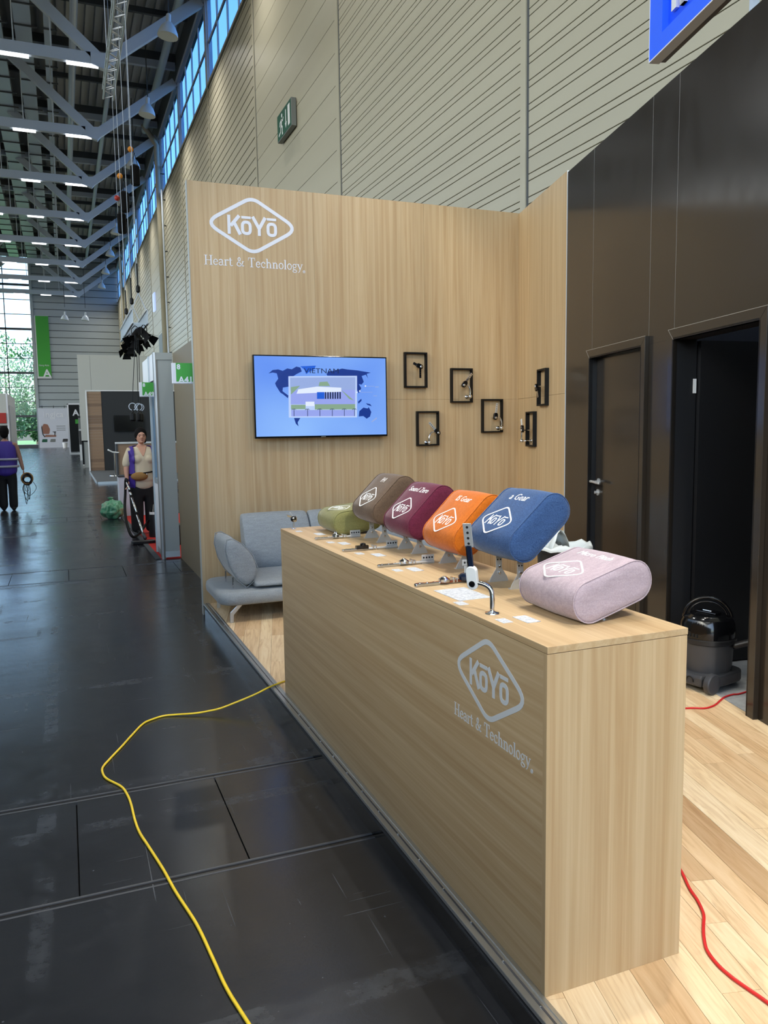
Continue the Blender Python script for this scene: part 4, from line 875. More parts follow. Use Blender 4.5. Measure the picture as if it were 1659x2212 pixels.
# opposite side wall with clerestory band and glazed rear wall (they close the hall behind the camera)
o = struct(MB().box(-24.3, -24.0, -26, 95.3, 0, 8.0).build('wall_left', 'end_wall')); o['label'] = 'opposite side wall of the hall'
MB().box(-24.3, -24.0, -26, 95.3, 19.6, HZ).build('wall_header', 'end_wall', o)
for k in range(16): MB().box(-24.3, -24.0, -26+8.0*k-0.3, -26+8.0*k+0.3, 8.0, 19.6).build('window_pier', 'steel_grey', o)
for k in range(15): MB().box(-24.15, -24.13, -26+8.0*k+0.3, -18+8.0*k-0.3, 8.0, 19.6).build('pane', 'glass_dim', o)
o = struct(MB().box(-24.3, 8.0, -26.3, -26.0, 0, 1.0).build('wall_rear', 'end_wall')); o['label'] = 'glazed rear wall of the hall'
MB().box(-24.3, 8.0, -26.3, -26.0, 20.0, HZ).build('wall_header', 'end_wall', o)
for k in range(9): MB().box(-24.3+4.0*k, -24.1+4.0*k, -26.3, -26.0, 1.0, 20.0).build('mullion', 'deck_dark', o)
for k in range(8): MB().box(-24.1+4.0*k, -20.3+4.0*k, -26.15, -26.13, 1.0, 20.0).build('pane', 'glass', o)
# roof
ce = struct(thing('ceiling', None, None)); ce['label'] = 'grey trapezoidal steel roof deck of the hall'
MB().box(-24.3, HX+0.3, -26.3, 95.3, HZ, HZ+0.2).build('roof_deck', 'deck', ce)
mb = MB(); x = -14
while x < HX: mb.box(x, x+0.17, 16, 95, HZ-0.16, HZ); x += 0.42
o = mb.build('deck_ribs', 'deck', ce); o['kind'] = 'stuff'
for k in range(19):
    y = 18.6+4.15*k
    MB().box(-14, HX, y-0.09, y+0.09, HZ-0.62 if k % 2 == 0 else HZ-0.40, HZ-0.16).build('purlin', 'deck_dark', ce)
# ================================================================ roof trusses with lamps
ORD = ['first', 'second', 'third', 'fourth', 'fifth', 'sixth', 'seventh', 'eighth', 'ninth', 'tenth', 'eleventh', 'twelfth']
for k in range(-1, 8):
    y = 35.2+8.3*k
    if y > 94: break

    t = thing('roof_truss', 'grey steel roof truss with V-shaped struts, %s counted from the end wall' % ORD[7-k if 35.2+8.3*7 < 94 else 6-k], 'truss', (2.3, y, 16.45), 0, 'roof trusses across the hall')
    MB().bar((-15, 0, 0.08), (-0.15, 0, 0.08), 0.24, 0.44).build('bottom_chord', 'steel_grey', t)
    MB().bar((0.0, 0, 0.0), (3.95, 0, 3.02), 0.24, 0.42).build('strut', 'steel_grey', t)
    MB().bar((-0.05, 0, 0.0), (-4.3, 0, 3.75), 0.24, 0.42).build('strut', 'steel_grey', t)
    MB().bar((-10.6, 0, 0.0), (-6.4, 0, 3.75), 0.24, 0.42).build('strut', 'steel_grey', t)
    MB().bar((-15, 0, 3.8), (4.0, 0, 3.8), 0.22, 0.34).build('top_chord', 'steel_grey', t)
    MB().prism([(-0.5, 0.28), (0.15, 0.35), (0.38, 0.12), (0.05, -0.30), (-0.5, -0.14)], (0,0,0), X3, Z3, Y3, -0.14, 0.14).build('gusset', 'steel_grey', t)
    for xx in (-1.95, -3.3, -4.8): MB().bar((xx, 0, 0.3), (xx-0.03, 0, 3.7), 0.05).build('hanger_rod', 'lamp_white', t)
    for a, b, wh_ in ((-3.79, -2.78, 'midway on'), (-1.42, -0.20, 'at strut foot of'), (-6.4, -5.3, 'outermost on')):
        o = MB().box(-(b-a)/2, (b-a)/2, -0.09, 0.09, -0.08, 0.0).build('tube_lamp', 'tube_light'); o.location = (2.3+(a+b)/2, y, 16.31)
        tag(o, 'white tube lamp %s the %s roof truss from the end wall' % (wh_, ORD[7-k if 35.2+8.3*7 < 94 else 6-k]), 'lamp', 'tube lamps under the roof trusses')
# pendant bell lamps
bell = None
for y in PENDANT_Y[3:]:
    if bell is None:
        bell = thing('pendant_lamp', 'pale bell-shaped pendant lamp by the windows, first counted from the booth', 'lamp', (4.62, y, 17.25), 0, 'bell pendant lamps by the windows')
        MB().lathe([(0.38, -0.30), (0.40, -0.30), (0.37, -0.16), (0.28, 0.05), (0.15, 0.20), (0.09, 0.24), (0.05, 0.24)], (0,0,0), (0.12, 0, 1), 24).build('lamp_shade', 'lamp_white', bell, autosm=True)
        MB().lathe([(0.09, 0.22), (0.09, 0.52), (0.05, 0.56)], (0,0,0), (0.06, 0, 1), 14).build('lamp_holder', 'lamp_white', bell, autosm=True)
        MB().bar((0.03, 0, 0.5), (0.03, 0, 3.6), 0.045).build('suspension_rod', 'deck_dark', bell)
        b_ = bell
    else:
        b_ = copy_tree(bell); b_.location = (4.62, y, 17.25); b_['label'] = 'pale bell-shaped pendant lamp by the windows, %s counted from the booth' % ORD[PENDANT_Y.index(y)-3]
for (x, y, z) in ((0.75, 90, 13.6), (2.75, 90, 13.6)):
    t = copy_tree(bell); t.location = (x, y, z); t['label'] = 'small bell pendant lamp hung low before the end wall, %s the green banner' % ('nearer' if x < 1.5 else 'further from')
    for ch in t.children:
        if ch.name.startswith('suspension'): ch.scale = (1, 1, 2.0)
# ducts
for (x0, x1, z), dl in zip(((-4.3, -3.35, 19.95), (-2.55, -1.62, 19.95), (-1.09, -0.38, 19.95), (0.14, 0.46, 19.95)), ('widest, furthest from side wall', 'wide, second counted from the narrow duct', 'wide, right beside the narrow duct', 'narrowest, nearest the pipes')):
    t = thing('air_duct', 'flat grey air duct under the roof deck, ' + dl, 'duct', ((x0+x1)/2, 16, z), 0, 'air ducts under the roof'); w = (x1-x0)/2
    MB().box(-w, w, 0, 78, 0, 0.30).build('duct_run', 'duct', t)
    for k in range(39): MB().box(-w-0.05, w+0.25, 2.0*k+0.8, 2.0*k+0.88, -0.05, 0.0).build('duct_strap', 'deck_dark', t)
for x, z, rr, m_, lb in ((5.55, 19.9, 0.19, 'lamp_white', 'thick pale pipe running along the clerestory windows'), (1.35, 19.6, 0.17, 'duct', 'grey ceiling pipe running beside the flat ducts'), (3.15, 19.6, 0.13, 'duct', 'thin grey ceiling pipe between the truss struts')):
    o = MB().tube([(x, 16, z), (x, 52 if x > 5 else 94, z)], rr, 10).build('ceiling_pipe', m_, None, smooth=True); tag(o, lb, 'pipe')
# ================================================================ hanging rig above the aisle
def box_truss(t, L_, w, m, bays_=10):
    for a in (-w/2, w/2):
        for b in (-w/2, w/2): MB().tube([(a, 0, b), (a, L_, b)], 0.026, 8).build('truss_chord', m, t, smooth=True)
    for k in range(bays_):
        ya, yb = L_*k/bays_, L_*(k+1)/bays_; br_ = MB()
        for (a, b, c, d) in ((-w/2,-w/2,w/2,-w/2), (-w/2,w/2,w/2,w/2), (-w/2,-w/2,-w/2,w/2), (w/2,-w/2,w/2,w/2)):
            if k % 2: a, b, c, d = c, d, a, b
            br_.bar((a, ya, b), (c, yb, d), 0.022)
        br_.build('truss_brace', m, t)
t = thing('lighting_truss', 'bright aluminium lattice truss hanging high over the aisle', 'truss', (1.82, 14.0, 12.0)); box_truss(t, 12.75, 0.29, 'brushed_alu', 40)
for (x, y) in ((1.82, 20.0), (1.82, 26.4)): tag(MB().bar((x, y, 12.15), (x, y, 20.9), 0.02).build('wire_rope', 'steel_grey'), 'thin wire rope holding up the bright aluminium truss %s' % ('at its end' if y > 23 else 'midway'), 'rope', 'wire ropes of the bright truss')
LX, LY, LZ = 1.83, 19.9, 4.36
t = thing('spotlight_rig', 'short aluminium truss with black stage spotlights hung on chains', 'lighting rig', (LX, LY, LZ)); rig = t
Lr = 4.2
for a in (-0.17, 0.17):
    for b in (-0.12, 0.20): MB().tube([(a, 0, b), (a, Lr, b)], 0.024, 8).build('truss_chord', 'brushed_alu', t, smooth=True)
for k in range(22):
    ya = Lr*k/22; br_ = MB(); br_.bar((-0.17, ya, -0.12), (-0.17, ya, 0.20), 0.018); br_.bar((0.17, ya, -0.12), (0.17, ya, 0.20), 0.018); br_.bar((-0.17, ya, -0.12), (0.17, ya, -0.12), 0.018); br_.build('truss_brace', 'brushed_alu', t)
for (yy, xx, rz) in ((0.25, 0.10, 0.7), (0.55, -0.08, -0.6), (1.3, 0.05, 0.2), (2.1, -0.05, -0.4), (2.9, 0.0, 0.3), (3.8, -0.05, -0.2)):
    ax = Vector((math.sin(rz), -math.cos(rz)*0.75, -0.75)).normalized(); c0 = Vector((xx, yy, -0.34))
    s_ = MB(); s_.lathe([(0.06, -0.20), (0.085, -0.17), (0.085, 0.10), (0.10, 0.13)], c0, ax, 16); lamp = s_.build('spotlight', 'black_cloth', t, autosm=True)
    side = ax.cross(Z3).normalized(); upv = side.cross(ax)
    for dv in (side, -side, upv, -upv):
        e = dv.cross(ax); MB().add([c0+ax*0.13+dv*0.09-e*0.08, c0+ax*0.13+dv*0.09+e*0.08, c0+ax*0.28+dv*0.17+e*0.12, c0+ax*0.28+dv*0.17-e*0.12, c0+ax*0.13+dv*0.095-e*0.08, c0+ax*0.13+dv*0.095+e*0.08, c0+ax*0.28+dv*0.175+e*0.12, c0+ax*0.28+dv*0.175-e*0.12], [(0,1,2,3),(7,6,5,4),(0,4,5,1),(1,5,6,2),(2,6,7,3),(3,7,4,0)]).build('barn_door', 'black_cloth', lamp)
    MB().tube([c0+side*0.10, c0+side*0.11+Z3*0.15, c0+Z3*0.23, c0-side*0.11+Z3*0.15, c0-side*0.10], 0.012, 6).build('yoke', 'black_satin', lamp)
for yy in (0.2, 2.1, 4.0):
    MB().bar((-0.17, yy, 0.2), (0, yy, 0.62), 0.016).build('sling', 'steel_grey', t); MB().bar((0.17, yy, 0.2), (0, yy, 0.62), 0.016).build('sling', 'steel_grey', t)
    MB().lathe([(0.02, 0), (0.05, 0.03), (0.05, 0.14), (0.02, 0.18)], (0, yy, 0.62), Z3, 10).build('hook_block', 'black_satin', t); MB().bar((0, yy, 0.8), (0, yy, 1.3), 0.03).build('chain', 'black_satin', t)
    MB().bar((0, yy, 1.3), (0, yy, 16.2), 0.012).build('chain', 'steel_grey', t)
for j, (x, y, z) in enumerate(((1.56, 19.9, 2.02), (1.72, 20.2, 2.02), (1.80, 20.6, 2.02))):
    c0 = Vector((x-LX, y-LY, z-LZ))
    MB().bar(c0+Z3*0.35, c0+Vector((0.14 if j == 0 else 0.03, 0, 1.95)), 0.014).build('pull_cable', 'black_satin', rig)
    MB().tube([c0+Vector((0.085*math.cos(2*PI*q/14), 0, 0.25+0.085*math.sin(2*PI*q/14))) for q in range(14)], 0.010, 6, True).build('cable_ring', 'steel_grey', rig, smooth=True)
    MB().lathe([(0.05, -0.10), (0.07, -0.06), (0.07, 0.08), (0.03, 0.12), (0.02, 0.18)], c0, Z3, 12).build('cable_plug', 'black_satin', rig)
for j, (x, y, z, cl) in enumerate(((2.82, 30, 10.66, 'orange_hook'), (2.42, 30, 9.72, 'orange_hook'), (2.33, 30.5, 9.10, 'red_paint'))):
    t = thing('chain_hoist', ('higher black chain hoist bag with orange hook near clerestory windows', 'lower black chain hoist bag with orange hook near clerestory windows', 'black chain hoist bag with red hook near clerestory windows')[j], 'hoist', (x, y, z), 0, 'chain hoists under the roof')
    MB().lathe([(0.12, -0.36), (0.15, -0.33), (0.16, 0.28), (0.10, 0.34)], (0,0,0), Z3, 12).build('chain_bag', 'black_cloth', t, autosm=True)
    for a in (-0.1, 0.1): MB().bar((a, 0, 0.3), (0, 0, 0.75), 0.02).build('sling', 'black_satin', t)
    MB().ball((-0.12, 0, 0.85), 0.10, 10).build('hook', cl, t, smooth=True); MB().bar((-0.12, 0, 0.9), (-0.12, 0, 9.9), 0.016).build('chain', 'steel_grey', t)
    MB().bar((-0.12, 0, 0.8), (-0.14, 0, -3.5), 0.012).build('chain', 'steel_grey', t)
# ================================================================ signs
t = thing('exit_sign', 'green emergency exit sign with running figure on side wall', 'sign', (HX-0.16, 22.6, 10.33))
MB().box(0, 0.14, -0.76, 0.76, -0.37, 0.37).build('sign_box', 'sign_grey', t, bevel=0.01)
MB().box(-0.006, 0, -0.73, 0.73, -0.345, 0.345).build('sign_face', 'exit_green', t)
e = MB(); eo = (-0.0065, 0, 0); eu, ew = -Y3, -X3
e.prism([(0.42, -0.27), (0.62, -0.27), (0.62, 0.27), (0.42, 0.27)], eo, eu, Z3, ew, 0, 0.004); e.build('door_symbol', 'white_paint', t)
e = MB(); e.prism([(0.17, 0.24), (0.23, 0.24), (0.23, -0.10), (0.17, -0.10)], eo, eu, Z3, ew, 0, 0.004); e.prism([(0.11, -0.10), (0.29, -0.10), (0.20, -0.26)], eo, eu, Z3, ew, 0, 0.004); e.build('arrow_symbol', 'white_paint', t)
e = MB(); e.prism([(-0.22+0.055*math.cos(k*PI/6), 0.22+0.055*math.sin(k*PI/6)) for k in range(12)], eo, eu, Z3, ew, 0, 0.004)
for p, w in (([(-0.24, 0.13), (-0.32, -0.04)], 0.10), ([(-0.26, 0.12), (-0.13, 0.06), (-0.06, 0.13)], 0.045), ([(-0.27, 0.12), (-0.42, 0.08), (-0.46, -0.02)], 0.045), ([(-0.31, -0.03), (-0.18, -0.10), (-0.20, -0.27), (-0.14, -0.28)], 0.055), ([(-0.33, -0.04), (-0.38, -0.18), (-0.56, -0.24)], 0.055)):
    e.ribbon(p, w, eo, eu, Z3, ew, 0, 0.004)
e.build('running_figure', 'white_paint', t)
o = MB().box(HX-0.12, HX-0.02, 57.5, 58.6, 10.0, 11.2).build('exit_sign', 'screen_pale'); tag(o, 'small pale blue notice high on the side wall above the spotlight rig', 'sign')
# blue company sign above the cabin wall
bsn = thing('company_sign', 'large blue framed company sign with white letters above cabin wall', 'sign', wp(2.975, 4.015, 0.0))
F0 = Vector((0,0,0))
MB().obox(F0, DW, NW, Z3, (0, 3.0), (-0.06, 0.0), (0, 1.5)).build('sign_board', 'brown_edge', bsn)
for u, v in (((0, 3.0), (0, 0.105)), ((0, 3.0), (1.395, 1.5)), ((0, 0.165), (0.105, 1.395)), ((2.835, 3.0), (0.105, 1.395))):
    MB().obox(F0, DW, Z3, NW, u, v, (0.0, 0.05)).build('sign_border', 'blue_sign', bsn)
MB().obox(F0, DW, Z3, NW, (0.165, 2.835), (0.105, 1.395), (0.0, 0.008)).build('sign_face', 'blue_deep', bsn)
MB().obox(F0, DW, Z3, NW, (-0.006, 0.0), (-0.004, 1.5), (-0.02, 0.052)).build('sign_rim', 'white_paint', bsn); MB().obox(F0, DW, Z3, NW, (-0.006, 3.0), (-0.008, 0.0), (-0.02, 0.052)).build('sign_rim', 'white_paint', bsn)
L1 = MB(); L1.obox(F0, DW, Z3, NW, (0.240, 0.298), (0.188, 0.56), (0.008, 0.03)); L1.build('sign_letter', 'white_paint', bsn)
L1 = MB(); L1.prism([(0.298, 0.56), (0.345, 0.56), (0.40, 0.172), (0.345, 0.172)], F0, DW, Z3, NW, 0.008, 0.03); L1.prism([(0.345, 0.172), (0.40, 0.172), (0.50, 0.56), (0.445, 0.56)], F0, DW, Z3, NW, 0.008, 0.03); L1.build('sign_letter', 'white_paint', bsn)
for s_ in (0.93, 2.2): MB().obox(F0, DW, NW, Z3, (s_, s_+0.03), (-0.10, -0.06), (-0.30, 1.2)).build('support_post', 'steel_grey', bsn)
# stand number signs
def number_sign(label, x0, x1, z0, z1, y, number, small):
    w, h = x1-x0, z1-z0; t = thing('stand_sign', label, 'sign', (x0, y, z0))
    MB().box(0, w, 0, 0.02, 0, h).build('sign_board', 'vinyl_white', t, bevel=0.004)
    MB().box(w*0.20, w*0.985, -0.002, 0, h*0.10, h).build('sign_face', 'green_sign', t)
    text_obj('sign_number', number, h*0.42, 'vinyl_white', t, (w*0.30, -0.0022, h*0.05), X3, Z3, -Y3, 0, 0.001, 'LEFT', 0.002)
    text_obj('sign_hall_number', small, h*0.34, 'vinyl_white', t, (w*0.24, -0.0022, h*0.70), X3, Z3, -Y3, 0, 0.001, 'LEFT', 0.002)
    return t
number_sign('green stand number sign reading 8 A41 beside oak wall edge', 0.920, 1.108, 2.105, 2.288, 7.30, 'A41', '8')
number_sign('green stand number sign reading 8 A49 on partition post', 0.925, 1.106, 2.125, 2.308, 10.62, 'A49', '8')
# ================================================================ neighbouring stands
o = struct(MB().box(1.36, 1.42, 7.32, 10.62, 0, 2.68).build('wall_neighbour', 'olive_wall')); o['label'] = 'olive-brown side wall of the next stand'
pt = thing('partition_panel', 'pale grey system partition with aluminium posts beside red carpet', 'partition', (1.14, 10.66, 0))
MB().box(0.0, 0.21, -0.02, 0.02, 0.10, 2.60).build('panel', 'grey_panel', pt); MB().box(-0.01, 0.21, -0.025, 0.025, 0.02, 0.10).build('base_rail', 'brushed_alu', pt); MB().box(-0.01, 0.21, -0.03, 0.03, 2.60, 2.69).build('top_rail', 'grey_panel', pt)
MB().lathe([(0.034, 0.0), (0.034, 2.69)], (0, 0, 0), Z3, 8).build('post', 'brushed_alu', pt); MB().box(-0.03, 0.03, 0.60, 0.66, 0, 2.69).build('post', 'brushed_alu', pt)
MB().box(-0.012, 0.012, 0.03, 0.60, 0.02, 0.10).build('base_rail', 'brushed_alu', pt); MB().box(-0.012, 0.012, 0.03, 0.60, 0.10, 0.98).build('panel', 'vinyl_white', pt); MB().box(-0.018, 0.018, 0.03, 0.60, 0.98, 1.05).build('cross_rail', 'brushed_alu', pt)
MB().box(-0.002, 0.002, 0.03, 0.60, 1.05, 2.35).build('glass_pane', 'glass', pt); MB().box(-0.014, 0.014, 0.03, 1.58, 2.35, 2.69).build('fascia_board', 'vinyl_white', pt)
rc = struct(MB().prism([(1.10, 10.64), (2.6, 10.64), (2.6, 16.4), (1.02, 16.4)], (0,0,0), X3, Y3, Z3, 0, 0.008).build('floor_carpet', 'red_carpet')); rc['label'] = 'red carpet of the partitioned stand'
o = struct(MB().prism([(1.03, 10.62), (1.10, 10.64), (1.02, 16.4), (0.95, 16.4)], (0,0,0), X3, Y3, Z3, 0, 0.012).build('trim_2', 'grey_carpet')); o['label'] = 'dark grey tape along the red carpet'
t = thing('white_counter', 'low white marbled counter standing behind the red carpet', 'counter', (0.96, 16.45, 0))
MB().box(0, 0.9, 0, 0.5, 0, 0.78).build('counter_body', 'pale_marble', t); MB().box(-0.01, 0.91, -0.01, 0.51, 0.78, 0.80).build('counter_top', 'charcoal', t)
# timber-clad stand with dark wall
st = struct(MB().box(0.92, 6.0, 27.0, 34.9, 0, 0.07).build('floor_stand', 'grey_carpet')); st['label'] = 'grey carpeted platform of the timber-clad stand'
MB().box(0.90, 6.0, 26.98, 27.0, 0, 0.075).build('edge_strip', 'alu_trim', st); MB().box(0.90, 0.92, 26.98, 34.9, 0, 0.075).build('edge_strip', 'alu_trim', st)
ws = struct(thing('wall_stand', None, None)); ws['label'] = 'dark back wall of the far stand with timber strip'
MB().box(1.50, 6.0, 34.8, 34.95, 0.07, 3.34).build('wall_panel', 'charcoal', ws); MB().box(0.90, 0.95, 34.75, 34.95, 0.0, 3.38).build('edge_strip', 'white_paint', ws); MB().box(0.90, 6.0, 34.78, 34.95, 3.34, 3.38).build('edge_strip', 'white_paint', ws)
rw = random.Random(9)
for k in range(27): MB().box(0.955, 1.50, 34.78+0.008*rw.random(), 34.9, 0.08+0.12*k, 0.196+0.12*k).build('timber_board', rw.choice(('strip_wood', 'strip_wood_b', 'strip_wood')), ws)
o = struct(MB().box(0.80, 1.375, 42.0, 42.2, 0, 5.46).build('wall_tall', 'offwhite_wall')); o['label'] = 'tall off-white wall behind the timber-clad stand'
MB().box(1.385, 5.8, 42.0, 42.2, 0, 5.46).build('wall_panel', 'offwhite_wall', o); MB().box(1.37, 1.39, 42.02, 42.2, 0, 5.4).build('joint_gap', 'wall_dark', o)
t = thing('television', 'switched-off black television on the dark stand wall', 'television', (2.55, 34.78, 2.015)); MB().box(-0.60, 0.60, -0.06, 0, -0.335, 0.335).build('housing', 'black_satin', t); MB().box(-0.585, 0.585, -0.064, -0.06, -0.32, 0.32).build('screen', 'black_gloss', t)
t = thing('bar_counter', 'wooden bar counter standing before the dark stand wall', 'counter', (1.80, 31.0, 0.07)); MB().box(0, 2.2, 0.05, 0.55, 0, 1.15).build('counter_body', 'strip_wood', t); MB().box(-0.03, 2.25, 0, 0.6, 1.15, 1.21).build('counter_top', 'vinyl_grey', t)
MB().box(-0.03, 0.03, 0.02, 0.58, 0.0, 1.15).build('counter_end', 'grey_plastic', t)
t = thing('bar_stool', 'chrome bar stool with pale shell seat beside the wooden bar', 'stool', (1.66, 30.4, 0.07))
MB().lathe([(0.20, 0), (0.19, 0.02), (0.03, 0.04)], (0,0,0), Z3, 20).build('base', 'chrome', t, autosm=True); MB().tube([(0,0,0.03),(0,0,0.84)], 0.03, 10).build('post', 'chrome', t); MB().prism([(-0.22, 0.10), (-0.06, 0.02), (0.14, 0.0), (0.18, 0.03), (-0.04, 0.06), (-0.20, 0.15)], (0, 0, 0.83), X3, Z3, Y3, -0.18, 0.18).build('seat', 'white_plastic', t, bevel=0.01)
# stands and totem further down the aisle
t = thing('totem_board', 'tall black totem board with white letter A near hall end', 'totem', (0.42, 64.0, 0)); MB().box(0, 0.75, 0, 0.2, 0.2, 3.72).build('board', 'black_satin', t); MB().box(-0.10, 0.0, -0.02, 0.3, 0.0, 3.80).build('side_panel', 'vinyl_white', t); MB().box(-0.1, 0.78, -0.02, 0.2, 3.72, 3.82).build('cap', 'vinyl_white', t); MB().box(-0.1, 1.4, -0.3, 0.3, 0, 0.12).build('plinth', 'vinyl_grey', t)
text_obj('letter', 'A', 0.62, 'vinyl_white', t, (0.28, -0.004, 2.92), X3, Z3, -Y3, 0, 0.004, 'LEFT', 0.02); MB().box(0.42, 0.95, -0.03, 0.0, 2.30, 2.62).build('number_plate', 'green_sign', t)
t = thing('exhibition_stand', 'white exhibition stand wall with grey picture panels beyond the timber stand', 'stand', (0.82, 50.0, 0)); MB().box(0, 1.2, 0, 0.2, 0, 2.1).build('wall_panel', 'vinyl_grey', t); MB().box(0.0, 0.55, -0.02, 0, 0.95, 1.75).build('picture', 'poster_dark', t); MB().box(0, 0.55, -0.02, 0, 1.85, 2.5).build('picture', 'sign_grey', t); MB().box(0.0, 1.2, -0.02, 0.2, 2.5, 2.62).build('cap', 'charcoal', t); MB().box(0.25, 0.75, -0.25, -0.22, 2.05, 2.45).build('number_plate', 'green_sign', t)
t = thing('exhibition_stand', 'low grey stand wall with black edge beside timber strip', 'stand', (0.84, 40.0, 0)); MB().box(0, 0.7, 0, 0.1, 0.0, 1.22).build('wall_panel', 'grey_panel', t); MB().box(-0.08, 0.0, -0.02, 0.1, 0.15, 1.25).build('edge_post', 'black_satin', t); MB().box(-0.08, 0.5, -0.02, 0.1, 1.22, 1.27).build('rail', 'black_satin', t)
t = thing('exhibition_stand', 'white exhibition stand with red band near glazed end wall', 'stand', (-8.0, 60.0, 0)); MB().box(0, 4.45, 0, 0.3, 2.2, 4.36).build('fascia', 'offwhite_wall', t); MB().box(0, 4.40, -0.05, 0.0, 2.35, 3.05).build('red_band', 'red_paint', t); MB().box(4.45, 4.55, 0, 9.0, 0, 4.36).build('side_wall', 'vinyl_white', t); MB().box(0, 4.45, 0.1, 0.3, 0, 2.2).build('wall_panel', 'poster_dark', t)
MB().box(4.56, 4.60, 1.0, 7.0, 1.0, 3.6).build('light_panel', 'pale_marble', t)
t = thing('letter_banner', 'tall green aisle banner with white letter A on end wall', 'banner', (-2.33, 94.905, 7.55)); MB().box(0, 1.42, 0, 0.072, 0, 6.75).build('backing', 'vinyl_grey', t); MB().box(0.12, 1.42, -0.02, 0, 0.22, 6.72).build('green_face', 'green_sign', t)
text_obj('letter', 'A', 1.15, 'vinyl_white', t, (0.60, -0.03, 0.18), X3, Z3, -Y3, 0, 0.01, 'LEFT', 0.03); text_obj('aisle_word', 'Gang Aisle', 0.24, 'vinyl_white', t, (0.20, -0.03, 1.35), X3, Z3, -Y3, 0, 0.01)
t = thing('advert_wall', 'pale lilac advert wall reading ingjca with brown office chair picture', 'advert', (-2.5, 94.0, 0)); MB().box(0, 3.05, 0, 0.3, 0, 4.3).build('board', 'banner_white', t)
text_obj('advert_word', 'ingjca', 0.92, 'vinyl_white', t, (0.52, -0.01, 3.32), X3, Z3, -Y3, 0, 0.008, 'LEFT', 0.01)
ao = (0, -0.004, 0)
MB().prism(rounded([(0.36, 1.52), (1.02, 1.50), (1.12, 2.0), (0.92, 2.55), (0.50, 2.62), (0.30, 2.2)], [0.12]*6, 4), ao, X3, Z3, -Y3, 0, 0.004).build('chair_picture', 'banner_brown', t); MB().prism(rounded([(0.55, 1.18), (1.70, 1.18), (1.72, 1.38), (0.62, 1.42)], [0.08]*4, 4), ao, X3, Z3, -Y3, 0, 0.006).build('chair_picture', 'banner_brown', t)
MB().prism([(0.24, 2.2), (0.32, 2.5), (0.42, 1.5), (0.62, 1.2), (0.52, 1.14), (0.32, 1.45)], ao, X3, Z3, -Y3, 0, 0.008).build('chair_picture', 'poster_dark', t); MB().prism([(1.30, 1.75), (1.72, 1.78), (1.66, 1.64), (1.60, 1.30), (1.52, 1.30), (1.54, 1.64)], ao, X3, Z3, -Y3, 0, 0.008).build('chair_picture', 'poster_dark', t)
for x, m_ in ((0.22, 'exit_green'), (1.05, 'sign_grey'), (2.3, 'poster_dark')): MB().prism(rounded([(x, 0.62), (x+0.55, 0.62), (x+0.58, 0.95), (x+0.08, 0.95)], [0.06]*4, 3), ao, X3, Z3, -Y3, 0, 0.004).build('chair_picture', m_, t)
for z in (2.32, 2.10, 1.88): MB().prism([(1.78, z), (2.7, z), (2.7, z+0.06), (1.78, z+0.06)], ao, X3, Z3, -Y3, 0, 0.003).build('text_line', 'sign_grey', t)
for x in (0.45, 1.6, 2.7): MB().bar((x, 0.1, 4.3), (x, -0.35, 4.55), 0.05).build('lamp_arm', 'charcoal', t)
t = thing('litter_bin', 'small white bin standing before the advert wall', 'bin', (0.05, 92.6, 0)); MB().lathe([(0.20, 0), (0.26, 0.55), (0.24, 0.55)], (0,0,0), Z3, 16).build('bin_body', 'white_paint', t)
# unseen stands added across the aisle to block low daylight from the left
for y0, y1, x, wl_ in ((-9.0, -2.2, -3.6, 'behind the photographer'), (-1.8, 6.4, -3.4, 'facing the display counter'), (6.9, 15.5, -3.5, 'facing the olive side wall'), (16.0, 25.0, -4.2, 'beside the workman')):
    t = thing('exhibition_stand', 'light-blocking grey stand added across the aisle ' + wl_, 'stand', (x, y0, 0)); L_ = y1-y0
    MB().box(-0.08, 0.0, 0, L_, 0, 3.4).build('side_wall', 'grey_panel', t); MB().box(-4.0, -0.08, L_-0.08, L_, 0, 3.4).build('back_wall', 'offwhite_wall', t); MB().box(-0.10, 0.02, 0, L_, 3.4, 3.46).build('top_rail', 'brushed_alu', t)
# rubbish bag and tool box
t = thing('rubbish_bag', 'crumpled translucent green rubbish bag lying on black floor', 'bag', (0.80, 16.1, 0)); rb = random.Random(4); bm = bmesh.new(); bmesh.ops.create_icosphere(bm, subdivisions=4, radius=1.0)
from mathutils import noise as mn
for v in bm.verts:
    d = v.co.normalized(); k = 1 + 0.22*mn.noise(d*2.3+Vector((3, 1, 2))) + 0.10*abs(mn.noise(d*7)) ; v.co = Vector((d.x*0.22*k, d.y*0.22*k, max(0.0, 0.175+d.z*0.185*k)))
me = bpy.data.meshes.new('bag_body'); bm.to_mesh(me); bm.free(); me.materials.append(MATS['bag_green']); o = bpy.data.objects.new('bag_body', me); COL.objects.link(o); o.parent = t
for p in me.polygons: p.use_smooth = True
MB().lathe([(0.03, 0.32), (0.02, 0.37), (0.06, 0.41), (0.03, 0.42)], (-0.03, 0, 0), Z3, 10).build('bag_neck', 'bag_green', t)
t = thing('tool_case', 'black tool case with yellow handle on the red carpet', 'case', (1.33, 11.95, 0.008)); MB().box(-0.10, 0.22, -0.15, 0.25, 0, 0.30).build('case_body', 'black_plastic', t, bevel=0.02)
MB().box(-0.11, 0.05, -0.16, -0.13, 0.26, 0.34).build('latch', 'tool_yellow', t); MB().tube([(-0.08, -0.1, 0.30), (-0.08, -0.1, 0.52), (0.12, -0.1, 0.52), (0.12, -0.1, 0.30)], 0.018, 8).build('carry_handle', 'tool_yellow', t)
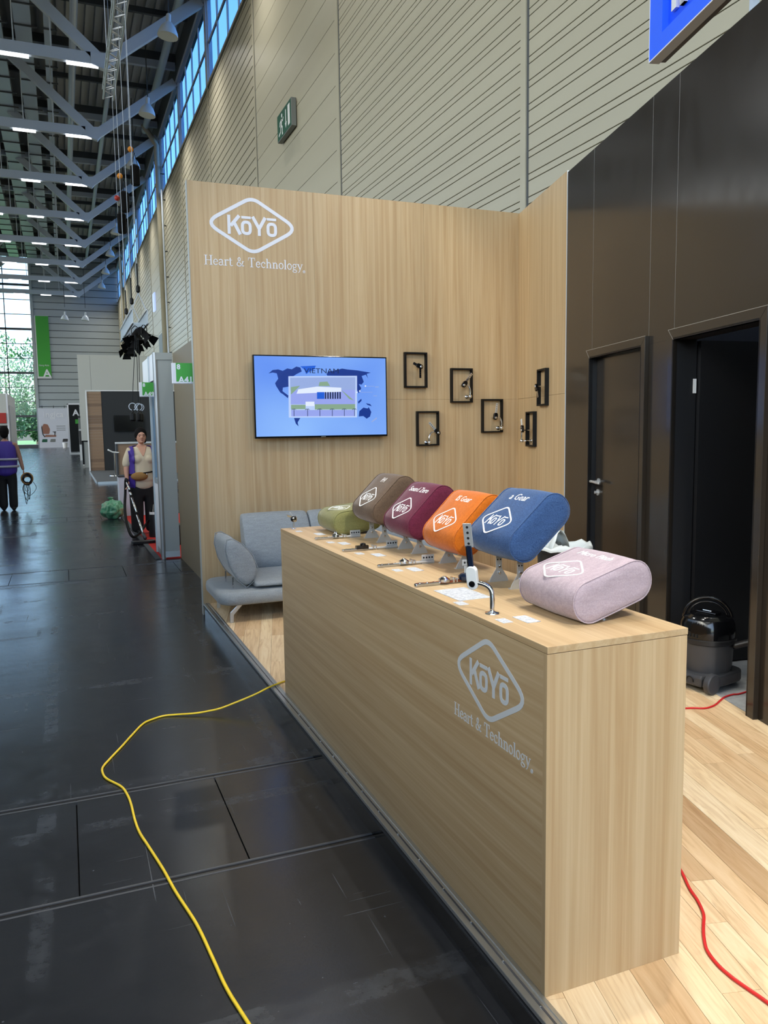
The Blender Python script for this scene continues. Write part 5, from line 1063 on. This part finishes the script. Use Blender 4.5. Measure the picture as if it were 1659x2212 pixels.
# ================================================================ outside: ground and trees beyond the glazing
o = struct(MB().box(-60, 40, 96, 190, -0.3, -0.05).build('ground_outside', 'grass')); o['label'] = 'grass outside the hall end'
rt = random.Random(21)
def tree(x, y, h, rad, i):
    t = thing('tree', ('tall leafy green tree rising outside the glazed end wall' if h > 10 else 'low bushy green tree close outside the glazed end wall'), 'tree', (x, y, -0.05), 0, 'trees outside the hall')
    MB().tube([(0,0,0), (0.1,0,h*0.35), (0,0.1,h*0.75)], [0.22, 0.16, 0.06], 8).build('trunk', 'bark', t)
    mb = MB()
    for k in range(1500):
        while True:
            p = Vector((rt.uniform(-1,1), rt.uniform(-1,1), rt.uniform(-1,1)))
            if 0.25 < p.length < 1: break
        c = Vector((p.x*rad, p.y*rad, h*0.56+p.z*h*0.44)); a = Vector((rt.gauss(0,1), rt.gauss(0,1), rt.gauss(0,1))).normalized(); b = a.orthogonal().normalized(); s_ = rt.uniform(0.14, 0.30)
        mb.add([c-a*s_, c+b*s_*0.5, c+a*s_, c-b*s_*0.5], [(0,1,2,3)])
    o = mb.build('foliage', 'leaf_a' if i % 2 else 'leaf_b', t); o['kind'] = 'stuff'
for i, (x, y, h, r_) in enumerate(((-3.2, 113, 14.0, 2.5), (-7.0, 119, 15.5, 2.9), (-9.4, 112.5, 13.5, 2.5), (-0.6, 121, 13.2, 2.9), (-5.6, 107, 6.5, 2.2), (-8.4, 102.0, 5.0, 2.0), (-2.4, 101.5, 4.6, 1.8), (-13.5, 118, 15, 3.2), (-18.5, 111, 14, 3.0))): tree(x, y, h, r_, i)
# ================================================================ people
def evaluated(o):
    dg = bpy.context.evaluated_depsgraph_get(); me = bpy.data.meshes.new_from_object(o.evaluated_get(dg)); bpy.data.objects.remove(o); return me
def skin(J, E, root=0, sub=2):
    """J: list of (xyz, rx, ry); E: edges -> mesh grown by the Skin modifier"""
    me = bpy.data.meshes.new('tmp'); me.from_pydata([j[0] for j in J], E, []); o = bpy.data.objects.new('tmp', me); COL.objects.link(o)
    o.modifiers.new('skin', 'SKIN'); 
    for v, j in zip(me.skin_vertices[0].data, J): v.radius = (j[1], j[2] if len(j) > 2 else j[1])
    me.skin_vertices[0].data[root].use_root = True
    s = o.modifiers.new('sub', 'SUBSURF'); s.levels = s.render_levels = sub
    return evaluated(o)
def fuse(meshes, voxel, name, m, parent, smooth_it=3):
    bm = bmesh.new()
    for q in meshes: bm.from_mesh(q)
    me = bpy.data.meshes.new(name); bm.to_mesh(me); bm.free(); o = bpy.data.objects.new('tmp', me); COL.objects.link(o)
    r = o.modifiers.new('remesh', 'REMESH'); r.mode = 'VOXEL'; r.voxel_size = voxel
    s = o.modifiers.new('sm', 'SMOOTH'); s.iterations = smooth_it; s.factor = 0.5
    me2 = evaluated(o); me2.name = name; me2.materials.clear(); me2.materials.append(MATS[m])
    for p in me2.polygons: p.use_smooth = True
    o = bpy.data.objects.new(name, me2); COL.objects.link(o); o.parent = parent; return o
def ball_mesh(c, r, sq=(1,1,1), seg=20): return MB().ball(c, r, seg, sq).mesh('tmp')
def hand(w, d, up, s=1.0, curl=0.6):
    """palm and five fingers from wrist w along d; thumb on the up side"""
    w, d, up = Vector(w), Vector(d).normalized(), Vector(up); up = (up - d*up.dot(d)).normalized(); n = d.cross(up); out = []
    J = [(w, .024*s, .018*s), (w+d*.05*s, .034*s, .015*s), (w+d*.085*s, .036*s, .014*s)]; out.append(skin(J, [(0,1),(1,2)], 0, 1))
    for k, ln in enumerate((.072, .082, .076, .058)):
        b = w + d*.085*s + up*(.026-.0175*k)*s; dd = d; P = [b]
        for q in range(3): dd = (dd + n*curl*0.55).normalized(); P.append(P[-1]+dd*ln/3*1.15*s)
        out.append(skin([(p, .0095*s-.0008*i) for i, p in enumerate(P)], [(0,1),(1,2),(2,3)], 0, 1))
    b = w + d*.025*s + up*.028*s; P = [b, b+(d*.5+up*.8).normalized()*.03*s, b+(d*.8+up*.75+n*.3).normalized()*.062*s]
    out.append(skin([(P[0], .013*s), (P[1], .0115*s), (P[2], .009*s)], [(0,1),(1,2)], 0, 1)); return out
def copyshift(): pass

# --- cleaner with vacuum wand, facing the camera (local -Y is her front)
wm = thing('person', 'cleaner in purple vest and cream jumper holding a vacuum wand', 'person', (1.16, 13.45, 0.008), math.radians(4))
H = []
H.append(skin([((0,.0,.86), .15, .12), ((0,0,1.0), .16, .125), ((0,.0,1.16), .155, .12), ((0,.01,1.32), .145, .10), ((0,.02,1.42), .075, .065), ((0,.01,1.50), .05, .052),
    ((-.17,.02,1.37), .062), ((-.235,.0,1.18), .056), ((-.255,-.02,1.08), .048), ((-.262,-.07,.95), .036), ((-.258,-.10,.89), .027),
    ((.17,.02,1.37), .062), ((.235,.0,1.18), .056), ((.25,-.02,1.08), .048), ((.235,-.08,.96), .036), ((.22,-.12,.90), .027),
    ((-.095,.0,.80), .105), ((-.10,-.02,.48), .072), ((-.105,.0,.26), .056), ((-.105,.01,.08), .040),
    ((.095,.0,.80), .105), ((.10,-.01,.48), .072), ((.105,.02,.26), .056), ((.105,.03,.08), .040)],
    [(0,1),(1,2),(2,3),(3,4),(4,5),(3,6),(6,7),(7,8),(8,9),(9,10),(3,11),(11,12),(12,13),(13,14),(14,15),(0,16),(16,17),(17,18),(18,19),(0,20),(20,21),(21,22),(22,23)]))
hc = Vector((0, -.01, 1.59))
H += [ball_mesh(hc, .105, (.76, .90, 1.12)), ball_mesh(hc+Vector((0,-.020,-.055)), .07, (.86, .95, .9)), ball_mesh(hc+Vector((0,-.098,-.015)), .018, (.75, .9, 1.3)), ball_mesh(hc+Vector((0,-.075,-.085)), .026, (1, .8, .7)),
      ball_mesh(hc+Vector((-.078,.01,-.01)), .024, (.5, .8, 1.2)), ball_mesh(hc+Vector((.078,.01,-.01)), .024, (.5, .8, 1.2)), ball_mesh(hc+Vector((0,-.078,.03)), .035, (1.5, .4, .35))]
H += hand((-.258,-.105,.885), (.02,-.25,-1), (.3,-1,.2), 1.0, 0.9); H += hand((.22,-.12,.895), (0,-.3,-1), (-.3,-1,.2), 1.0, 0.7)
body = fuse(H, 0.0085, 'body', 'skin', wm, 2)
# face details, hair, clothes are children of the person
for sx in (-1, 1):
    MB().ball(hc+Vector((sx*.031,-.083,.006)), .0095, 10, (1.35, .6, .7)).build('eye', 'hair_black', wm, smooth=True)
    MB().tube(spline([hc+Vector((sx*.014,-.093,.026)), hc+Vector((sx*.032,-.090,.032)), hc+Vector((sx*.052,-.076,.024))], 3), .0042, 6).build('eyebrow', 'hair_black', wm, smooth=True)
MB().ball(hc+Vector((0,-.092,-.060)), .011, 10, (1.9, .5, .55)).build('mouth', 'lips', wm, smooth=True)
hr = [ball_mesh(hc+Vector((0,.030,.030)), .120, (.84, .92, 1.05)), ball_mesh(hc+Vector((0,.085,-.02)), .065, (1.1, .8, 1)), ball_mesh(hc+Vector((.065,.04,-.06)), .032, (.8, .9, 1.6)), ball_mesh(hc+Vector((-.062,.04,-.03)), .03, (.8, .9, 1.5))]
hair = fuse(hr, 0.009, 'hair', 'hair_black', wm, 2)
J = [((0,.0,.70), .20, .16), ((0,-.01,.84), .235, .185), ((0,-.015,.96), .235, .185), ((0,-.02,1.10), .215, .165), ((0,-.03,1.24), .205, .165), ((0,.005,1.37), .165, .115), ((0,.015,1.425), .09, .08),
     ((-.175,.02,1.36), .082), ((-.245,.0,1.19), .075), ((-.262,-.02,1.08), .066), ((.175,.02,1.36), .082), ((.245,.0,1.19), .075), ((.258,-.02,1.08), .066)]
jm = skin(J, [(0,1),(1,2),(2,3),(3,4),(4,5),(5,6),(5,7),(7,8),(8,9),(5,10),(10,11),(11,12)])
jum = fuse([jm, ball_mesh((-.085,-.125,1.22), .085, (1, .7, .85)), ball_mesh((.085,-.125,1.22), .085, (1, .7, .85)), ball_mesh((0,-.10,.93), .16, (1.15, .6, .75))], 0.010, 'jumper', 'knit_cream', wm, 4)
from mathutils.bvhtree import BVHTree
bv = BVHTree.FromPolygons([v.co.copy() for v in jum.data.vertices], [tuple(p.vertices) for p in jum.data.polygons])
P = []; F = []
for i in range(11):
    z = 1.275 + 0.165*i/10; hw = 0.006 + 0.075*(i/10)**0.9
    for k in range(9):
        x = hw*(k-4)/4; hit = bv.ray_cast(Vector((x, -0.6, z)), Vector((0, 1, 0)))[0]; P.append((x, (hit.y if hit else -0.05)-0.005, z))
for i in range(10):
    for k in range(8): F.append((i*9+k, i*9+k+1, (i+1)*9+k+1, (i+1)*9+k))
mb = MB(); mb.add(P, F); o = mb.build('neckline', 'skin', wm, smooth=True); so = o.modifiers.new('t', 'SOLIDIFY'); so.thickness = 0.004
bm = bmesh.new(); bm.from_mesh(jum.data); bm.normal_update(); dead = []
for f in bm.faces:
    c = f.calc_center_median(); lim = 0.185 if c.z > 1.36 else (0.212 if c.z > 1.04 else 0.4)
    if abs(c.x) > lim or c.z < 0.70 or c.z > 1.455 or (c.y < 0.03 and abs(c.x) < 0.135) or (c.y >= 0.03 and abs(c.x) < 0.07 and c.z > 1.42): dead.append(f)
bmesh.ops.delete(bm, geom=dead, context='FACES')
for v in bm.verts: v.co += v.normal*0.012
me = bpy.data.meshes.new('vest'); bm.to_mesh(me); bm.free(); me.materials.clear(); me.materials.append(MATS['vest_purple'])
o = bpy.data.objects.new('vest', me); COL.objects.link(o); o.parent = wm; so = o.modifiers.new('t', 'SOLIDIFY'); so.thickness = 0.008; so.offset = 1
tr_ = skin([((0,.0,.90), .20, .16), ((0,.0,.80), .215, .17), ((-.11,.0,.66), .135), ((-.115,-.01,.46), .118), ((-.115,.0,.24), .108), ((-.115,.01,.01), .11), ((.11,.0,.66), .135), ((.115,-.01,.46), .118), ((.115,.02,.24), .108), ((.115,.03,.01), .11)], [(0,1),(1,2),(2,3),(3,4),(4,5),(1,6),(6,7),(7,8),(8,9)])
fuse([tr_], 0.011, 'trousers', 'cloth_black', wm, 3)
for sx in (-1, 1): MB().ball((sx*.108, -.045, .045), .055, 14, (.85, 2.0, .8)).build('shoe', 'black_satin', wm, smooth=True)
MB().tube([(.225*math.cos(2*PI*k/24), -.02+.205*math.sin(2*PI*k/24), 1.005+.03*math.cos(2*PI*k/24)) for k in range(24)], .014, 8, True).build('belt_strap', 'black_satin', wm, smooth=True)
pch = MB().ball((-.085, -.215, .955), .10, 18, (1.35, .42, .68)).build('belt_pouch', 'pouch_tan', wm, smooth=True)
MB().ball((.03, -.235, .985), .016, 10).build('buckle', 'chrome', pch, smooth=True)
# vacuum wand with floor head and hose (held by the cleaner)
t = thing('canister_vacuum', 'black canister vacuum with chrome wand and hose held by cleaner', 'vacuum cleaner', (0, 0, 0))
W0, W1 = Vector((0.895, 13.32, 0.90)), Vector((1.045, 12.55, 0.115))
for a, b in ((0.02, 0.20), (0.21, 0.30), (0.31, 0.62), (0.635, 1.0)): MB().tube([W0.lerp(W1, a), W0.lerp(W1, b)], 0.018, 12).build('tube_section', 'chrome', t, smooth=True)
for a in (0.205, 0.305, 0.63): MB().tube([W0.lerp(W1, a-0.012), W0.lerp(W1, a+0.012)], 0.022, 12).build('collar', 'black_satin', t, smooth=True)
MB().tube(spline([W0+Vector((-.01,.10,-.02)), W0+Vector((0,.03,.03)), W0.lerp(W1, 0.03)], 4), 0.021, 10).build('grip', 'black_satin', t, smooth=True)
MB().tube([W1, Vector((1.065, 12.40, 0.06))], 0.026, 10).build('swivel_neck', 'grey_plastic', t, smooth=True)
MB().obox((1.02, 12.20, 0.008), (0.985, 0.17, 0), (-0.17, 0.985, 0), Z3, (-0.17, 0.17), (-0.05, 0.06), (0, 0.05)).build('floor_head', 'black_plastic', t, bevel=0.012)
MB().tube(spline([(0.885, 13.42, 0.88), (0.865, 13.30, 0.70), (0.83, 13.05, 0.45), (0.84, 12.8, 0.22), (0.90, 12.7, 0.06), (1.02, 12.9, 0.08), (1.15, 13.1, 0.20), (1.25, 12.95, 0.34)], 6), 0.021, 10).build('hose', 'black_satin', t, smooth=True)
CV = Vector((1.275, 12.95, 0.008)); MB().lathe([(0.10, 0), (0.105, 0.02), (0.085, 0.30), (0.082, 0.36)], CV, Z3, 18).build('canister', 'black_plastic', t, autosm=True); MB().lathe([(0.0845, 0.36), (0.083, 0.40)], CV, Z3, 18).build('band', 'white_plastic', t); MB().lathe([(0.08, 0.40), (0.06, 0.46), (0.04, 0.52), (0.02, 0.53)], CV, Z3, 18).build('lid', 'black_gloss', t, autosm=True)

# --- workman seen from behind, walking away with a bundle of cable
mn_ = thing('person', 'workman seen from behind in purple vest with two silver bands', 'person', (-1.20, 19.0, 0), math.radians(0))
H = [skin([((0,0,.94), .14, .11), ((0,0,1.15), .145, .11), ((0,.0,1.36), .16, .11), ((0,.0,1.48), .085, .075), ((0,.01,1.58), .055, .057),
    ((-.20,0,1.45), .062), ((-.27,.02,1.18), .048), ((-.30,.05,.95), .038), ((-.30,.07,.86), .028),
    ((.20,0,1.45), .062), ((.265,.01,1.20), .050), ((.31,.0,.97), .042), ((.33,-.01,.87), .030),
    ((-.095,0,.86), .095), ((-.10,.05,.50), .068), ((-.10,.0,.10), .045), ((.095,0,.86), .095), ((.10,-.02,.50), .068), ((.10,-.06,.10), .045)],
    [(0,1),(1,2),(2,3),(3,4),(2,5),(5,6),(6,7),(7,8),(2,9),(9,10),(10,11),(11,12),(0,13),(13,14),(14,15),(0,16),(16,17),(17,18)]), ball_mesh((0,.02,1.70), .108, (.76, .92, 1.12)), ball_mesh((0,.06,1.65), .06), ball_mesh((-.082,.02,1.69), .024, (.5,.8,1.2)), ball_mesh((.082,.02,1.69), .024, (.5,.8,1.2)), ball_mesh((0,.118,1.68), .018)]
H += hand((.332,-.01,.865), (.05,0,-1), (0,1,0), 1.05, 0.9); H += hand((-.30,.07,.855), (0,.2,-1), (0,1,0), 1.05, 0.5)
body = fuse(H, 0.0095, 'body', 'skin_tan', mn_, 2)
fuse([ball_mesh((0,-.004,1.725), .122, (.80, .92, 1.03)), ball_mesh((0,-.045,1.67), .085, (.98, .75, 1.15))], 0.010, 'hair', 'hair_black', mn_, 2)
fuse([skin([((0,0,1.20), .175, .14), ((0,0,1.38), .18, .135), ((0,0,1.50), .11, .10), ((-.20,0,1.45), .10), ((-.265,.01,1.24), .095), ((.20,0,1.45), .10), ((.265,.005,1.23), .097)], [(0,1),(1,2),(1,3),(3,4),(1,5),(5,6)])], 0.011, 't_shirt', 'cloth_black', mn_, 3)
ve = fuse([skin([((0,0,.72), .20, .16), ((0,0,.88), .24, .18), ((0,0,1.10), .24, .175), ((0,0,1.30), .245, .165), ((0,.0,1.44), .235, .125), ((0,.0,1.53), .13, .10)], [(0,1),(1,2),(2,3),(3,4),(4,5)])], 0.011, 'vest', 'vest_purple', mn_, 3)
for z, a, b in ((1.12, .258, .195), (.965, .260, .200)):
    P = []; F = []
    for zz in (z-.024, z+.024):
        for k in range(32): P.append((a*math.cos(2*PI*k/32), b*math.sin(2*PI*k/32), zz))
    for k in range(32): F.append((k, (k+1) % 32, 32+(k+1) % 32, 32+k))
    mb = MB(); mb.add(P, F); o = mb.build('reflective_band', 'silver_tape', mn_, smooth=True); so = o.modifiers.new('t', 'SOLIDIFY'); so.thickness = 0.004
fuse([skin([((0,0,.95), .185, .14), ((0,0,.88), .18, .135), ((-.10,.02,.72), .108), ((-.102,.04,.48), .098), ((-.10,.0,.02), .095), ((.10,0,.72), .115), ((.102,-.02,.48), .098), ((.10,-.04,.02), .095)], [(0,1),(1,2),(2,3),(3,4),(1,5),(5,6),(6,7)])], 0.011, 'trousers', 'cloth_black', mn_, 3)
for sx, y in ((-1, .03), (1, -.03)): MB().ball((sx*.10, y, .05), .055, 14, (.9, 2.1, .95)).build('shoe', 'cloth_black', mn_, smooth=True)
t = thing('cable_bundle', 'tangled bundle of dark cable hanging from workman hand', 'cable', (-0.80, 18.98, 0.66)); rc_ = random.Random(8)
for k in range(7):
    a0 = rc_.random()*6; rr_ = 0.07+0.055*rc_.random(); MB().tube([(rr_*math.cos(2*PI*q/16+a0)*0.95, 0.05*math.sin(4*PI*q/16+a0)+0.02*k-0.05, rr_*math.sin(2*PI*q/16+a0)+0.03*math.sin(a0)) for q in range(16)], 0.014, 6, True).build('cable_loop', 'black_plastic' if k % 3 else 'pouch_tan', t, smooth=True)
for k in range(5):
    a = rc_.uniform(-.08, .12); b = rc_.uniform(-.06, .10); lo_ = rc_.uniform(-.55, -.22); MB().tube(spline([(a, 0, -.05), (a+.05, .02, -.2), ((a+b)/2, .0, lo_), (b-.05, -.02, -.22), (b, 0, -.04)], 5), 0.006, 6).build('cable_loop', 'black_satin', t, smooth=True)
t = thing('floor_machine', 'dark wheeled equipment box standing beside the workman', 'machine', (-1.62, 18.7, 0)); MB().box(-.2, .17, -.2, .2, .06, .42).build('machine_body', 'navy_plastic', t, bevel=0.03); MB().tube([(.1,-.15,.42),(.1,-.18,.52),(-.1,-.18,.52),(-.1,-.15,.42)], .015, 6).build('handle', 'black_satin', t)
for sx in (-.14, .12): MB().lathe([(.02,0),(.06,.005),(.06,.035),(.02,.04)], (sx, -.22, .06), (0,1,0), 14).build('wheel', 'black_plastic', t)
